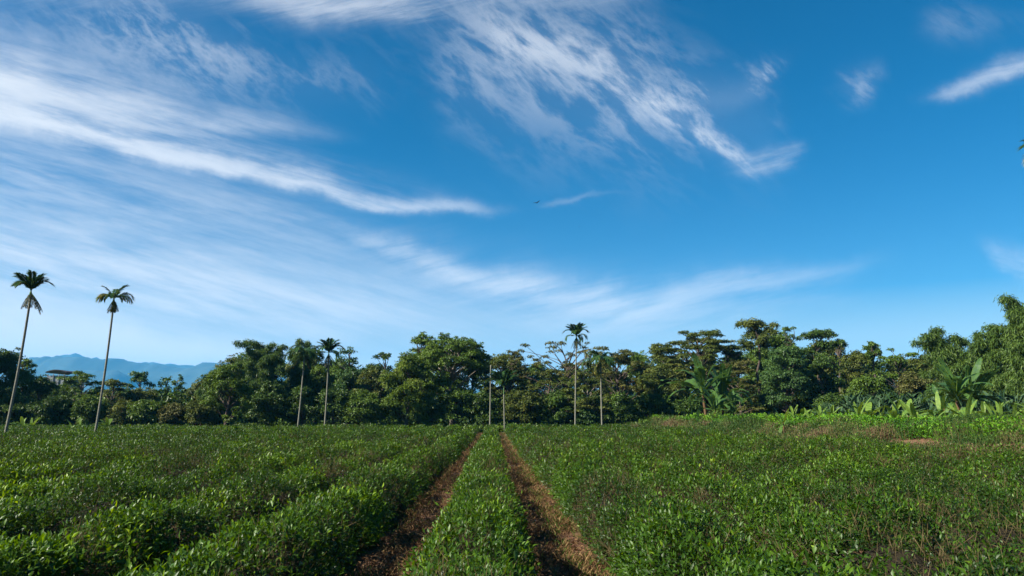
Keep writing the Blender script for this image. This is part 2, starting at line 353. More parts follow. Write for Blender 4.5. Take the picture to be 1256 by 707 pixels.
# ------------------------------------------------------------------ the ground
def ground_mat():
    m, t = new_mat('ground'); L_ = t.links.new
    tcn = t.nodes.new('ShaderNodeTexCoord'); P = tcn.outputs['Object']
    def nz(scale, detail=6, rough=0.65):
        n = t.nodes.new('ShaderNodeTexNoise'); n.inputs['Scale'].default_value = scale; n.inputs['Detail'].default_value = detail
        n.inputs['Roughness'].default_value = rough; L_(P, n.inputs['Vector']); return n.outputs['Fac']
    soil = ramp(t, nz(6, 9), [(.05, .027, .016), (.125, .066, .038), (.22, .125, .07)], [.32, .52, .7])
    litter = ramp(t, nz(45, 5), [(.07, .04, .025), (.24, .155, .085)], [.42, .62])
    mx = t.nodes.new('ShaderNodeMix'); mx.data_type = 'RGBA'; f = ramp(t, nz(1.7, 6), [(0, 0, 0), (.8, .8, .8)], [.45, .6])
    L_(f, mx.inputs[0]); L_(soil, mx.inputs[6]); L_(litter, mx.inputs[7])
    sx = t.nodes.new('ShaderNodeSeparateXYZ'); L_(P, sx.inputs[0])
    far = t.nodes.new('ShaderNodeMapRange'); L_(sx.outputs[1], far.inputs[0]); far.inputs[1].default_value = 71; far.inputs[2].default_value = 75
    mg = t.nodes.new('ShaderNodeMix'); mg.data_type = 'RGBA'; L_(far.outputs[0], mg.inputs[0]); L_(mx.outputs[2], mg.inputs[6])
    L_(ramp(t, nz(2, 8), [(.02, .04, .01), (.06, .09, .02)], [.35, .65]), mg.inputs[7])
    b = t.nodes.new('ShaderNodeBsdfPrincipled'); b.inputs['Roughness'].default_value = 0.95; b.inputs['Specular IOR Level'].default_value = 0.15
    L_(mg.outputs[2], b.inputs['Base Color'])
    bp = t.nodes.new('ShaderNodeBump'); bp.inputs['Strength'].default_value = 0.9; bp.inputs['Distance'].default_value = 0.03
    L_(nz(40, 8, .7), bp.inputs['Height']); L_(bp.outputs[0], b.inputs['Normal'])
    o = t.nodes.new('ShaderNodeOutputMaterial'); L_(b.outputs[0], o.inputs[0]); return m

def axis_coords(lim_near, step, far):
    a = list(np.arange(0, lim_near, step)); x = a[-1]; s_ = step
    while x < far: s_ *= 1.35; x += s_; a.append(x)
    a = np.array(a); return np.concatenate([-a[:0:-1], a])
gx = axis_coords(34, 0.4, 14000); gy = axis_coords(80, 0.4, 14000)
GX, GY = np.meshgrid(gx, gy)
GZ = ground_z(GX, GY)
gv = np.stack([GX, GY, GZ], -1).reshape(-1, 3); nx, ny = len(gx), len(gy)
ii = (np.arange(ny - 1)[:, None] * nx + np.arange(nx - 1)[None, :]).ravel()
gl = np.stack([ii, ii + 1, ii + nx + 1, ii + nx], 1)
gm = mesh_np('ground', gv, gl.ravel(), np.arange(len(ii)) * 4, np.full(len(ii), 4), [ground_mat()], smooth=True)
tag(link('ground', gm), kind='structure')

# ------------------------------------------------------------------ mountains far behind, and the air in front of them
def ridge(name, prof, D, depth, seed, jag):
    px = np.array([p[0] for p in prof], float); py = np.array([p[1] for p in prof], float)
    n = 420; xs = np.linspace(px[0], px[-1], n); ys = np.interp(xs, px, py)
    pts = [at(a, b, D) for a, b in zip(xs, ys)]
    X_ = np.array([p.x for p in pts]); Zt = np.array([p.z for p in pts]) + jag * fbm(X_ / 260, X_ * 0, seed, 5) + jag * .35 * fbm(X_ / 50, X_ * 0, seed + 1, 4)
    rows_ = 34; V = []
    for j in range(rows_):
        s_ = (j / (rows_ - 1)) * 1.6           # 0 foot, 1 crest, beyond: the far slope
        prof_h = np.where(s_ <= 1, s_ ** 1.15, 1 - (s_ - 1) * 1.2)
        yv = D - depth * (1 - s_)
        nz = fbm(X_ / 420 + 3 * s_ * 0.3, np.full(n, s_ * 5.0), seed + 3, 5)
        z = Zt * prof_h + nz * 90 * (1 - abs(prof_h - 0.5) * 2) + (X_ * 0)
        V.append(np.stack([X_ * (yv / D) ** 0.2, np.full(n, yv) + 120 * noise2(X_ / 300, X_ * 0 + s_ * 3, seed), z - 4], -1))
    V = np.concatenate(V); ii = (np.arange(rows_ - 1)[:, None] * n + np.arange(n - 1)[None, :]).ravel()
    L_ = np.stack([ii, ii + 1, ii + n + 1, ii + n], 1)
    me = mesh_np(name, V, L_.ravel(), np.arange(len(ii)) * 4, np.full(len(ii), 4), [MT['mount']])
    tag(link(name, me), kind='structure')
ridge('mountains', [(-420, 470), (-250, 445), (-100, 452), (20, 446), (40, 441), (100, 441), (150, 442), (200, 444), (228, 446), (258, 441), (285, 445), (340, 458), (420, 466), (700, 480), (1000, 488), (1500, 490)], 5000, 1500, 2, 26)
ridge('mountains', [(-420, 455), (-100, 450), (0, 444), (40, 438), (62, 433), (74, 430), (84, 430), (96, 435), (104, 437), (111, 433.5), (118, 436), (130, 439), (180, 443), (260, 450), (420, 470), (1500, 492)], 6100, 1000, 6, 20)

hz = 585.0
bm_v = [(x, y, z) for z in (-1.5, hz) for y in (-400, 7600) for x in (-7500, 7500)]
hm = bpy.data.meshes.new('haze')
hm.from_pydata(bm_v, [], [(0, 2, 3, 1), (4, 5, 7, 6), (0, 1, 5, 4), (2, 6, 7, 3), (0, 4, 6, 2), (1, 3, 7, 5)])
m_, t_ = new_mat('haze_air'); pv = t_.nodes.new('ShaderNodeVolumePrincipled')
pv.inputs['Color'].default_value = (0.08, 0.50, 1.0, 1); pv.inputs['Density'].default_value = 1.0e-4; pv.inputs['Anisotropy'].default_value = 0.0
o_ = t_.nodes.new('ShaderNodeOutputMaterial'); t_.links.new(pv.outputs[0], o_.inputs['Volume'])
hm.materials.append(m_); tag(link('haze', hm), kind='stuff')

# ------------------------------------------------------------------ tea rows
PITCHX = 1.64; CENTRE = -0.15

def row_frame(idx):
    xc0 = CENTRE + idx * PITCHX
    block = idx >= 1
    hw0, h0 = (0.58, 0.63) if block else ((0.40, 0.56) if idx == 0 else (0.42, 0.58))
    if idx < -6: hw0 = 0.47
    def xc(y): return xc0 + 0.05 * noise2(y / 5, 0 * y + idx * 3.3, 2) + (0.06 if idx == 1 else (-.06 if idx <= -1 else 0))
    def hw(y, side):
        base = hw0 * (1 + 0.10 * noise2(y / 0.62, idx * 7.1 + 0 * y + side * 2.2, 3) + 0.07 * noise2(y / 2.5, idx * 5 + 0 * y + side, 4))
        if idx == 1: base = np.where(side < 0, base * 0.68, base)
        if idx == -1: base = np.where(side > 0, base * 0.96, base)
        if idx == 0: base = np.where(side > 0, base * 1.06, base * 1.14)
        return base
    def h(x, y):
        return h0 * (1 + 0.10 * noise2(y / 0.62, idx * 9.3 + 0 * y, 5) + (0.25 if block else 0.14) * fbm(x / 1.0, y / 1.0, 6) + 0.05 * noise2(x / 6, y / 9, 7) + 0.13 * noise2(y / 1.25, idx * 4.1 + 0 * y, 2))
    return xc, hw, h

TP = np.linspace(-1, 1, 121)
_px = np.sign(TP) * np.abs(np.sin(TP * PI / 2)) ** 0.9 * 0.72; _pz = np.abs(np.cos(TP * PI / 2)) ** 0.62 * 0.7
_seg = np.hypot(np.diff(_px), np.diff(_pz)); _cum = np.concatenate([[0], np.cumsum(_seg)]); PERIM = _cum[-1]

def tea_surface(fr, y, t, lift=0.0, shrink=1.0):
    xc, hw, h = fr; side = np.where(t < 0, -1.0, 1.0)
    sx = np.sign(t) * np.abs(np.sin(t * PI / 2)) ** 0.9; sz = np.abs(np.cos(t * PI / 2)) ** 0.62
    x = xc(y) + hw(y, side) * sx * shrink
    z = h(x, y) * sz * shrink + lift
    nrm = norm(np.stack([sx ** 3 * 1.0 + 0 * y, 0 * y + 0.12 * noise2(x * 3, y * 3, 8), sz ** 3 + 0.15], -1))
    return np.stack([x, y, z + ground_z(x, y)], -1), nrm

YFAR = 74.0
ROW_LABEL = {
    0: 'narrow glossy green tea row standing between the two bare brown paths',
    1: 'tea row edged with straw grass on the right side of the right-hand path',
    -1: 'tea row whose dark twiggy flank overhangs the left side of the left-hand path',
    -2: 'second tea row to the left of the left-hand brown path, behind a deep dark gap',
    -3: 'third tea row to the left of the left-hand brown path, behind the second dark gap',
}
for idx in range(-31, 9):
    fr = row_frame(idx); xr = CENTRE + idx * PITCHX
    ystart = max(2.0, abs(xr) / 0.74 - 4.0)
    far_end = YFAR + 1.5 * noise2(idx * 0.7, 0.3, 9)
    rg = np.random.RandomState(500 + idx)
    ye = np.arange(ystart, far_end, 0.25)
    dist = np.hypot(ye, xr)
    dens = np.interp(dist, [0, 5, 8, 14, 24, 40, 80], [560, 520, 380, 230, 110, 46, 20]) * PERIM * 0.25     # shoots per metre of flank
    cnt = rg.poisson(dens); y = np.repeat(ye, cnt) + rg.rand(cnt.sum()) * 0.25
    t = np.interp(rg.rand(len(y)) * PERIM, _cum, TP)
    p, n_ = tea_surface(fr, y, t)
    dist = np.hypot(p[:, 0], p[:, 1]); sc = np.interp(dist, [0, 6, 14, 24, 40, 80], [1.0, 1.0, 1.12, 1.5, 2.1, 3.0])
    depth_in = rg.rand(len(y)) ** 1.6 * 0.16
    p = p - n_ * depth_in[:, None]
    bare = fbm(p[:, 0] / 0.9 + idx, p[:, 1] / 1.3, 10) + np.where(np.abs(t) > 0.62, 0.45, 0) + (0.10 if idx >= 1 else 0)
    keep = (bare < (1.0 if idx >= 1 else 0.82)) | (rg.rand(len(y)) < 0.45)
    if idx >= 1: bare = np.minimum(bare, np.where(np.hypot(p[:, 0], p[:, 1]) < 13, .6, 9))
    hole = fbm(p[:, 0] / 0.33 + idx * 3, p[:, 1] / 0.33, 13, 2)
    gone = (hole > (.30 if idx >= 1 else .22)) & (rg.rand(len(y)) < .75)
    keep &= ~gone
    tw = ((~keep) & (~gone | (rg.rand(len(y)) < .15))) | (rg.rand(len(y)) < 0.07)
    lv = Leaves()
    sp, sn, ssc, st_, sd_in, sdist = p[keep], n_[keep], sc[keep], t[keep], depth_in[keep], dist[keep]
    K = len(sp)
    shoot = norm(sn * 0.7 + np.array([0, 0, 0.75]) + rg.randn(K, 3) * 0.38)
    tall = (rg.rand(K) < 0.06) & (sdist < 30) & (np.abs(st_) < .6)
    slen = (0.07 + 0.07 * rg.rand(K)) * np.minimum(ssc, 1.5) + tall * (0.06 + 0.14 * rg.rand(K) ** 1.5)
    ref = norm(rg.randn(K, 3)); e1 = norm(np.cross(shoot, ref)); e2 = np.cross(shoot, e1)
    patch = 0.5 + 0.5 * fbm(sp[:, 0] / 1.6, sp[:, 1] / 1.6, 11)
    ph0 = rg.rand(K) * 6.28
    for near in (True, False):
        sel = (sdist < 15) if near else (sdist >= 15)
        if not sel.any(): continue
        nl = 5 if near else 3
        for q in range(nl):
            f = (q + 0.5) / nl
            ph = ph0[sel] + q * 2.4 + rg.randn(sel.sum()) * .3
            rad = e1[sel] * np.cos(ph)[:, None] + e2[sel] * np.sin(ph)[:, None]
            ax = norm(rad * (1.15 - 0.75 * f) + shoot[sel] * (0.35 + 0.6 * f) + rg.randn(sel.sum(), 3) * .18)
            pos = sp[sel] + shoot[sel] * (slen[sel] * f)[:, None]
            Lf = (0.048 + 0.026 * rg.rand(sel.sum())) * (1.05 - 0.3 * f) * ssc[sel] * (.72 + .6 * patch[sel]) * np.exp(rg.randn(sel.sum()) * .16)
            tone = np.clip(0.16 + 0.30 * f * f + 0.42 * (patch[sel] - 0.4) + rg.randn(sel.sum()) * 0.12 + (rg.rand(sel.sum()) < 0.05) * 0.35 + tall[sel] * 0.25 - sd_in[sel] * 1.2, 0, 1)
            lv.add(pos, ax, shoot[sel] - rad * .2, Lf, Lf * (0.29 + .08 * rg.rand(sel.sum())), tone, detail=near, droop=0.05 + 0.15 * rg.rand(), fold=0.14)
    lab = ROW_LABEL.get(idx)
    if lab: root = thing('tea_hedge', lab, 'tea hedge', (0, 0, 0), 'clipped tea rows running away across the field')
    elif idx > 1: root = thing('tea_hedge', 'tea row grown together with its neighbours in the block beyond the right-hand path', 'tea hedge', (0, 0, 0), 'merged tea rows between the right-hand path and the weedy bank')
    else: root = thing('tea_hedge', 'tea row farther left in the field, its gaps closed by perspective', 'tea hedge', (0, 0, 0), 'tea rows farther left in the field')
    root.location = (xr, ystart, 0)
    off = np.array([xr, ystart, 0])
    lv.v = [a - off for a in lv.v]
    # bare twigs: thin, mostly upright or leaning outwards
    tp, tn, td = p[tw], n_[tw], dist[tw]
    K = len(tp); wd = Leaves()
    reps = 3
    for q in range(reps):
        ax = norm(tn * 0.5 + np.array([0, 0, 0.7]) + rg.randn(K, 3) * 0.55)
        s_ = np.interp(td, [0, 12, 40, 80], [1, 1.2, 2.2, 3.4])
        Lw = (0.10 + 0.14 * rg.rand(K)) * np.minimum(s_, 1.6)
        wd.add(tp - ax * 0.06 + rg.randn(K, 3) * .03, ax, rg.randn(K, 3), Lw, 0.0045 * s_, rg.rand(K), droop=0.0, fold=0.3)
    wd.v = [a - off for a in wd.v]
    nleaf = sum(len(a) for a in lv.n); wd.l = [a + lv.c for a in wd.l]
    lv.v += wd.v; lv.l += wd.l; lv.n += wd.n; lv.t += wd.t
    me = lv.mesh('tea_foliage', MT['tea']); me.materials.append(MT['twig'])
    mi = np.zeros(len(me.polygons), np.int32); mi[nleaf:] = 1; me.polygons.foreach_set('material_index', mi)
    link('foliage', me, root)
    # solid hull added inside the hedge to stop light leaks, coloured like dark twigs
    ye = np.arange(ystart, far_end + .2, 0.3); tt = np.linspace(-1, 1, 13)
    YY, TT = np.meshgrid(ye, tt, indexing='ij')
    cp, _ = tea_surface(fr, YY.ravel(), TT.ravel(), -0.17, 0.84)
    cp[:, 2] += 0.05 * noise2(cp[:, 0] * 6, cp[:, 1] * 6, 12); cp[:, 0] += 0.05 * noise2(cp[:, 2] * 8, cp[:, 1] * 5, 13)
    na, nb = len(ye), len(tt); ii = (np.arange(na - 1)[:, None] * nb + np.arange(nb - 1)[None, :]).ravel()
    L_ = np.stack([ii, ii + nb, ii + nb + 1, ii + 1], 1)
    link('light_block', mesh_np('tea_light_block', cp - off, L_.ravel(), np.arange(len(ii)) * 4, np.full(len(ii), 4), [MT['lightblock']]), root)

# ------------------------------------------------------------------ dry grass and litter on the paths
def blades(name, mat, P, L, Wd, tone, lean=0.45, kind='stuff', label=None, cat=None):
    K = len(P); ax = norm(np.stack([rng.randn(K) * lean, rng.randn(K) * lean, np.ones(K)], -1))
    lv = Leaves(); lv.add(P, ax, rng.randn(K, 3), L, Wd, tone, droop=0.25, fold=0.1)
    o = link(name, lv.mesh(name, mat)); tag(o, kind=kind)
    return o

def path_points(n, x0, x1, y0, y1, k=1.6, edge=None):
    y = y0 * (y1 / y0) ** rng.rand(n); a = rng.rand(n)
    if edge is not None: a = 1 - rng.rand(n) ** edge
    x = x0 + (x1 - x0) * a
    return x, y
LV = Leaves()
for (x0, x1, n, edge, greenp) in ((-1.35, -0.60, 20000, None, .12), (0.25, 1.0, 24000, None, .12), (0.75, 1.2, 26000, None, .35), (-1.5, -1.2, 7000, None, .3), (-0.65, -.45, 4000, None, .4), (-2.95, -2.3, 7000, None, .3), (-4.6, -3.9, 5000, None, .3)):
    x, y = path_points(n, x0, x1, 4.5, 70)
    clump = fbm(x * 3, y * 1.5, 14)
    k = clump > rng.rand(n) * 1.2 - 0.75; x, y = x[k], y[k]; n = len(x)
    P = np.stack([x, y, ground_z(x, y) - .005], -1)
    flat = rng.rand(n) < 0.55
    az = rng.rand(n) * 6.28
    ax = np.stack([np.cos(az), np.sin(az), np.where(flat, 0.12, 0.6 + 1.5 * rng.rand(n))], -1)
    s_ = np.interp(y, [4, 12, 30, 70], [1, 1.2, 2, 3.5])
    Lb = (0.05 + 0.10 * rng.rand(n)) * np.minimum(s_, 1.5) * np.where(edge is None, 1, 1)
    tone = np.where(rng.rand(n) < greenp, 1.0, np.clip(rng.rand(n) * 0.8, 0, .8))
    LV.add(P, ax, rng.randn(n, 3) * .3 + np.array([0, 0, 1]), Lb, 0.007 * s_, tone, droop=0.15, fold=0.05)
tag(link('dry_grass', LV.mesh('dry_grass', MT['straw'])), kind='stuff')
LV = Leaves()
n = 30000; x = np.concatenate([rng.uniform(-1.5, -.5, n // 2), rng.uniform(.1, 1.2, n // 2)]); y = 4 * (60 / 4) ** rng.rand(n)
az = rng.rand(n) * 6.28; s_ = np.interp(y, [4, 12, 30, 70], [1, 1.2, 1.8, 2.6])
P = np.stack([x, y, ground_z(x, y) + 0.006 + .012 * rng.rand(n)], -1)
LV.add(P, np.stack([np.cos(az), np.sin(az), rng.randn(n) * .25], -1), np.array([0, 0, 1]) + rng.randn(n, 3) * .35, (0.03 + .035 * rng.rand(n)) * s_, (0.014 + .01 * rng.rand(n)) * s_, rng.rand(n) * .55, droop=.05)
tag(link('fallen_leaves', LV.mesh('fallen_leaves', MT['straw'])), kind='stuff')

# ------------------------------------------------------------------ the weedy bank on the right, lush growth behind it
def bare_patch(x, y):
    w_ = .25 * noise2(x * 2, y * 1.2, 5)
    return (np.hypot((x - 15.0) / 1.0, (y - 27) / 2.4) < 1 + w_) | (np.hypot((x - 15.1) / 0.8, (y - 21.5) / 1.5) < 1 + w_)
LV = Leaves()
n = 120000; y = 10 * (85 / 10) ** rng.rand(n); x = 12.9 + .7 * noise2(y / 3, 0 * y, 6) + 5.5 * rng.rand(n) ** 1.1
x = x - 1.5 * sstep(40, 70, y)
hgt = 0.24 + 0.55 * (0.5 + 0.5 * fbm(x / 1.5, y / 2, 15)) + .15 * noise2(x / .4, y / .4, 3)
k = ~bare_patch(x, y) & (rng.rand(n) < sstep(12.6, 14.2, x + 1.5 * sstep(40, 70, y)) + .12); x, y, hgt = x[k], y[k], hgt[k]; n = len(x)
P = np.stack([x, y, ground_z(x, y)], -1)
lean = rng.randn(n, 2) * .28
s_ = np.interp(y, [15, 30, 80], [1.3, 2, 4])
tone = np.clip(0.56 + 0.5 * fbm(x / 1.4, y / 2, 4) + rng.randn(n) * .26 - .35 * sstep(16.0, 17.5, x), 0, 1)
LV.add(P + np.stack([0 * x, 0 * x, hgt * .3 * rng.rand(n)], -1), np.stack([lean[:, 0], lean[:, 1], np.ones(n)], -1), rng.randn(n, 3), hgt * (.5 + .6 * rng.rand(n)), 0.010 * s_, tone, droop=0.05)
q = rng.rand(n) < .8; m = q.sum()      # small leaves up the stalks
LV.add(P[q] + np.stack([lean[q, 0] * .3, lean[q, 1] * .3, hgt[q] * (.25 + .75 * rng.rand(m))], -1), rng.randn(m, 3) + np.array([0, 0, .5]), rng.randn(m, 3) + np.array([0, 0, 1]), (.05 + .06 * rng.rand(m)) * s_[q] * .6, .022 * s_[q], np.clip(tone[q] - .1, 0, 1), droop=.1)
tag(link('weeds', LV.mesh('weeds', MT['weed'])), kind='stuff')

LV = Leaves()
n = 150000; y = 16 * (95 / 16) ** rng.rand(n); x = 15.9 + 40 * rng.rand(n) ** 1.7
k = (x < y * 0.95 + 4); x, y = x[k], y[k]; n = len(x)
P = np.stack([x, y, ground_z(x, y)], -1); s_ = np.interp(np.hypot(x, y), [15, 30, 100], [1.3, 2, 5])
cl = fbm(x / 1.7, y / 1.7, 5)
hgt = .34 + .46 * (.5 + .5 * cl)
az = rng.randn(n, 3); az[:, 2] = np.abs(az[:, 2]) + .5
LV.add(P + np.stack([0 * x, 0 * x, hgt * rng.rand(n)], -1), az, rng.randn(n, 3) * .6 + np.array([0, 0, 1]), (.08 + .10 * rng.rand(n)) * s_ * .55, .022 * s_, np.clip(.35 + .45 * cl + rng.randn(n) * .28, 0, 1), droop=.25)
tag(link('ground_cover', LV.mesh('ground_cover', MT['grass'])), kind='stuff')

# low growth under the far tree line, along the whole back of the field
LV = Leaves()
n = 60000; x = rng.uniform(-62, 17, n); y = YFAR - 1 + 14 * rng.rand(n) ** 1.5
hgt = .35 + .35 * fbm(x / 3, y / 3, 2); P = np.stack([x, y, ground_z(x, y) + hgt * rng.rand(n)], -1)
LV.add(P, rng.randn(n, 3) + np.array([0, 0, .8]), rng.randn(n, 3) + np.array([0, 0, 1]), .35 + .2 * rng.rand(n), .12, np.clip(.4 + .3 * fbm(x / 4, y / 4, 7) + .2 * rng.randn(n), 0, 1), droop=.2)
tag(link('undergrowth', LV.mesh('undergrowth', MT['mid'])), kind='stuff')

LV = Leaves()
n = 60000; x = rng.uniform(-80, 95, n); y = 92 + 22 * rng.rand(n)
hgt = 3.6 + 1.6 * fbm(x / 4, y / 4, 3); P = np.stack([x, y, ground_z(x, y) + hgt * rng.rand(n)], -1)
LV.add(P, rng.randn(n, 3) + np.array([0, 0, .3]), rng.randn(n, 3) + np.array([0, 0, 1]), .6 + .3 * rng.rand(n), .3, np.clip(.4 + .3 * fbm(x / 4, y / 4, 7) + .2 * rng.randn(n), 0, 1), droop=.2)
tag(link('forest_understory', LV.mesh('forest_understory', MT['dark'])), kind='stuff')

# tall cane-like grass behind the young bananas
def tall_grass(label, px0, px1, depth, h, n, mat='cane'):
    px = rng.uniform(px0, px1, n); dp = depth + rng.rand(n) * 5
    x = np.array([at(a, 500, d).x for a, d in zip(px, dp)]); y = dp
    P = np.stack([x, y, ground_z(x, y)], -1)
    hh = h * (.6 + .4 * rng.rand(n)); ax = np.stack([rng.randn(n) * .35, rng.randn(n) * .35, np.ones(n)], -1)
    L2 = Leaves(); L2.add(P + np.stack([0 * x, 0 * x, hh * .45 * rng.rand(n)], -1), ax, rng.randn(n, 3), hh * .65, .09, rng.rand(n), droop=.35)
    tag(link('tall_grass', L2.mesh('tall_grass', MT[mat])), kind='stuff')
tall_grass('', 1040, 1260, 52, 3.2, 2200)
tall_grass('', 1000, 1150, 54, 2.4, 900)

# ------------------------------------------------------------------ trees
def clump_leaves(lv, c, r, rz, dens, L, Wd, tone0, rg, shell=0.55, droopy=0.0, up=0.7, rnd=0.5):
    area = 4 * PI * r * (r + rz) / 2
    n = max(12, int(area * dens))
    d = norm(rg.randn(n, 3)); d[:, 2] = np.where(d[:, 2] < -0.35, -d[:, 2] * .6, d[:, 2])
    rad = shell + (1 - shell) * rg.rand(n) ** 0.6
    rad *= 1 + .22 * noise2(d[:, 0] * 2.3 + c[0], d[:, 1] * 2.3 + d[:, 2] * 2 + c[1], 3)
    p = np.asarray(c) + d * rad[:, None] * np.array([r, r, rz])
    nr = norm(d * 0.7 + np.array([0, 0, up]) + rg.randn(n, 3) * rnd)
    ax = norm(np.cross(nr, rg.randn(n, 3))) + d * .3 + np.array([0, 0, -droopy])
    ls = L * (.7 + .6 * rg.rand(n))
    lv.add(p, ax, nr, ls, ls * Wd / L, np.clip(tone0 + rg.randn(n) * .16, 0, 1), droop=.15 + droopy * .3, fold=.12)

def limb(w, a, b, r0, r1, rg, sag=0.12, n=5, sides=5):
    a = Vector(a); b = Vector(b); pts = []
    L = (b - a).length; off = Vector((rg.randn(), rg.randn(), 0)) * L * .06
    for i in range(n + 1):
        f = i / n; p = a.lerp(b, f) + off * math.sin(PI * f) + Vector((0, 0, L * sag * math.sin(PI * f)))
        pts.append(p)
    w.tube(pts, [r0 + (r1 - r0) * (i / n) for i in range(n + 1)], sides)

def boxy(d, p=3.0):
    d = np.asarray(d); return d / (np.abs(d) ** p).sum() ** (1 / p)

def build_tree(name, label, cat, px, top, hwpx, D, kind, mat, low=0.1, seed=0, dens=1.0, group=None, bark='bark', lean=0.0, leaf=None, base_px=None):
    rg = np.random.RandomState(seed)
    tp = at(px, top, D); R_ = hwpx / F * D
    bx = at(base_px, 500, D).x if base_px else tp.x
    gz = float(ground_z(bx, D)) - .05
    H = tp.z - gz
    root = thing(name, label, cat, (bx, D, gz), group)
    cx = tp.x - bx
    lv = Leaves(); w = Wood()
    L = leaf or (0.215 * max(.8, D / 80))
    r0 = 0.05 + 0.022 * H
    zb = H * low
    cl = []
    if kind == 'dense':                       # rounded, foliage down to the ground
        zc = (H + zb) / 2; hz_ = (H - zb) / 2
        n = int(26 + 10 * R_)
        for i in range(n):
            d = boxy(norm(rg.randn(3)), 2.6); d[2] = d[2] if d[2] > -0.8 else -d[2]
            k = .35 + .65 * rg.rand() ** .5
            rc = R_ * rg.uniform(.2, .34)
            c = np.array([cx + d[0] * k * (R_ - rc * .8), d[1] * k * (R_ - rc * .8), zc + d[2] * k * (hz_ - rc * .6)])
            cl.append((c, rc, rc * rg.uniform(.6, .85)))
        cl.append((np.array([cx, 0, H - R_ * .22]), R_ * .3, R_ * .22))
    elif kind == 'layered':                   # flat tiers of foliage on wide limbs
        zc = zb + (H - zb) * .30; hz_ = (H - zb) * .70
        for i in range(int(30 + 13 * R_)):
            d = boxy(norm(rg.randn(3))); d[2] = abs(d[2]) if rg.rand() < .75 else -abs(d[2]) * .5
            k = .55 + .45 * rg.rand() ** .5; rc = rg.uniform(.45, .85) * (.6 + .09 * R_)
            cl.append((np.array([cx + d[0] * k * (R_ - rc * .6), d[1] * k * (R_ - rc * .6), zc + d[2] * k * (hz_ - rc * .3)]), rc, rc * rg.uniform(.32, .5)))
    elif kind == 'tiers':                     # a few wide open shelves of small leaf tufts
        for i in range(int(9 * R_)):
            a = rg.rand() * 6.28; k = rg.rand() ** .5; sh = i % 4
            rc = rg.uniform(.35, .7)
            c = np.array([cx + math.cos(a) * k * R_, math.sin(a) * k * R_ * .8, H - rc * .3 - .10 * R_ * k * k - sh * .17 * (H - zb) - abs(rg.randn()) * .2])
            cl.append((c, rc, rc * .4))
    elif kind == 'umbrella':                  # bare limbs carrying separate domed heads
        m = max(7, int(6 + R_ * 4.5))
        for i in range(m):
            a = i * 2.4 + rg.rand(); k = (i + .3) / m
            rc = R_ * rg.uniform(.2, .36)
            c = np.array([cx + math.cos(a) * k ** .6 * (R_ - rc * .7), math.sin(a) * k ** .6 * (R_ - rc * .7), H - rc * .4 - rg.rand() ** 1.3 * .30 * H * (.3 + k)])
            cl.append((c, rc, rc * .8))
    elif kind == 'broad':                     # big spreading crown, ragged compound leaves at the rim
        zc = zb + (H - zb) * .52; hz_ = (H - zb) * .48
        n = int(44 + 8 * R_)
        for i in range(n):
            d = norm(rg.randn(3)); d[2] = abs(d[2]) if rg.rand() < .65 else d[2]
            k = .45 + .55 * rg.rand() ** .4; rc = R_ * rg.uniform(.12, .24)
            cl.append((np.array([cx + d[0] * k * (R_ - rc * .7), d[1] * k * (R_ - rc * .7), zc + d[2] * k * (hz_ - rc * .5)]), rc, rc * .65))
    elif kind == 'airy':
        zc = (H + zb) / 2; hz_ = (H - zb) / 2
        for i in range(int(26 + 8 * R_)):
            d = norm(rg.randn(3)); k = rg.rand() ** .4; rc = R_ * rg.uniform(.16, .3)
            cl.append((np.array([cx + d[0] * k * (R_ - rc * .7), d[1] * k * (R_ - rc), zc + d[2] * k * (hz_ - rc * .5)]), rc, rc * .7))
    # trunk and limbs
    top_w = {'layered': .8, 'tiers': .85, 'umbrella': .8, 'broad': .7, 'dense': .8, 'airy': .9}[kind] * H
    kn = [Vector((0, 0, 0))]
    for i in range(1, 6):
        f = i / 5; kn.append(Vector((cx * f ** 1.5 + rg.randn() * .05 * H * f * .5, rg.randn() * .02 * H, top_w * f)))
    w.tube(kn, [r0 * (1.25 if i == 0 else 1 - .8 * i / 5) for i in range(6)], 8)
    def trunk_at(z):
        z = min(max(z, 0), top_w * .98); i = min(int(z / top_w * 5), 4); f = z / top_w * 5 - i
        return kn[i].lerp(kn[i + 1], f)
    for c, rc, rcz in cl:
        dd = math.hypot(c[0] - cx, c[1])
        if rg.rand() < .9:
            st = trunk_at(max(.12 * H, c[2] - dd * rg.uniform(.35, .8) - rcz))
            limb(w, st, c, max(.03, r0 * .3 * (.4 + rg.rand() * .6)), .02, rg, .08 if kind != 'umbrella' else .02)
    for c, rc, rcz in cl:
        hue = .45 + rg.randn() * .17
        d_ = {'dense': 34, 'layered': 40, 'tiers': 34, 'umbrella': 42, 'broad': 40, 'airy': 17}[kind] * dens * (0.26 / L) ** 2
        clump_leaves(lv, c, rc, rcz, d_, L, L * .5, hue, rg, shell=.45 if kind in ('dense', 'broad') else .25, droopy=.35 if mat in ('fresh', 'teal') else .1, up=1.0 if kind == 'layered' else .6)
        if kind in ('broad', 'airy', 'dense'):      # sprigs breaking the outline
            for q in range(3):
                d = norm(rg.randn(3)); d[2] = abs(d[2])
                clump_leaves(lv, c + d * rc * 1.0, rc * .3, rc * .2, d_ * .8, L, L * .5, hue + .1, rg, shell=.1)
    link('trunk', w.mesh('tree_trunk', MT[bark]), root)
    link('crown', lv.mesh('tree_crown', MT[mat]), root)
    return root

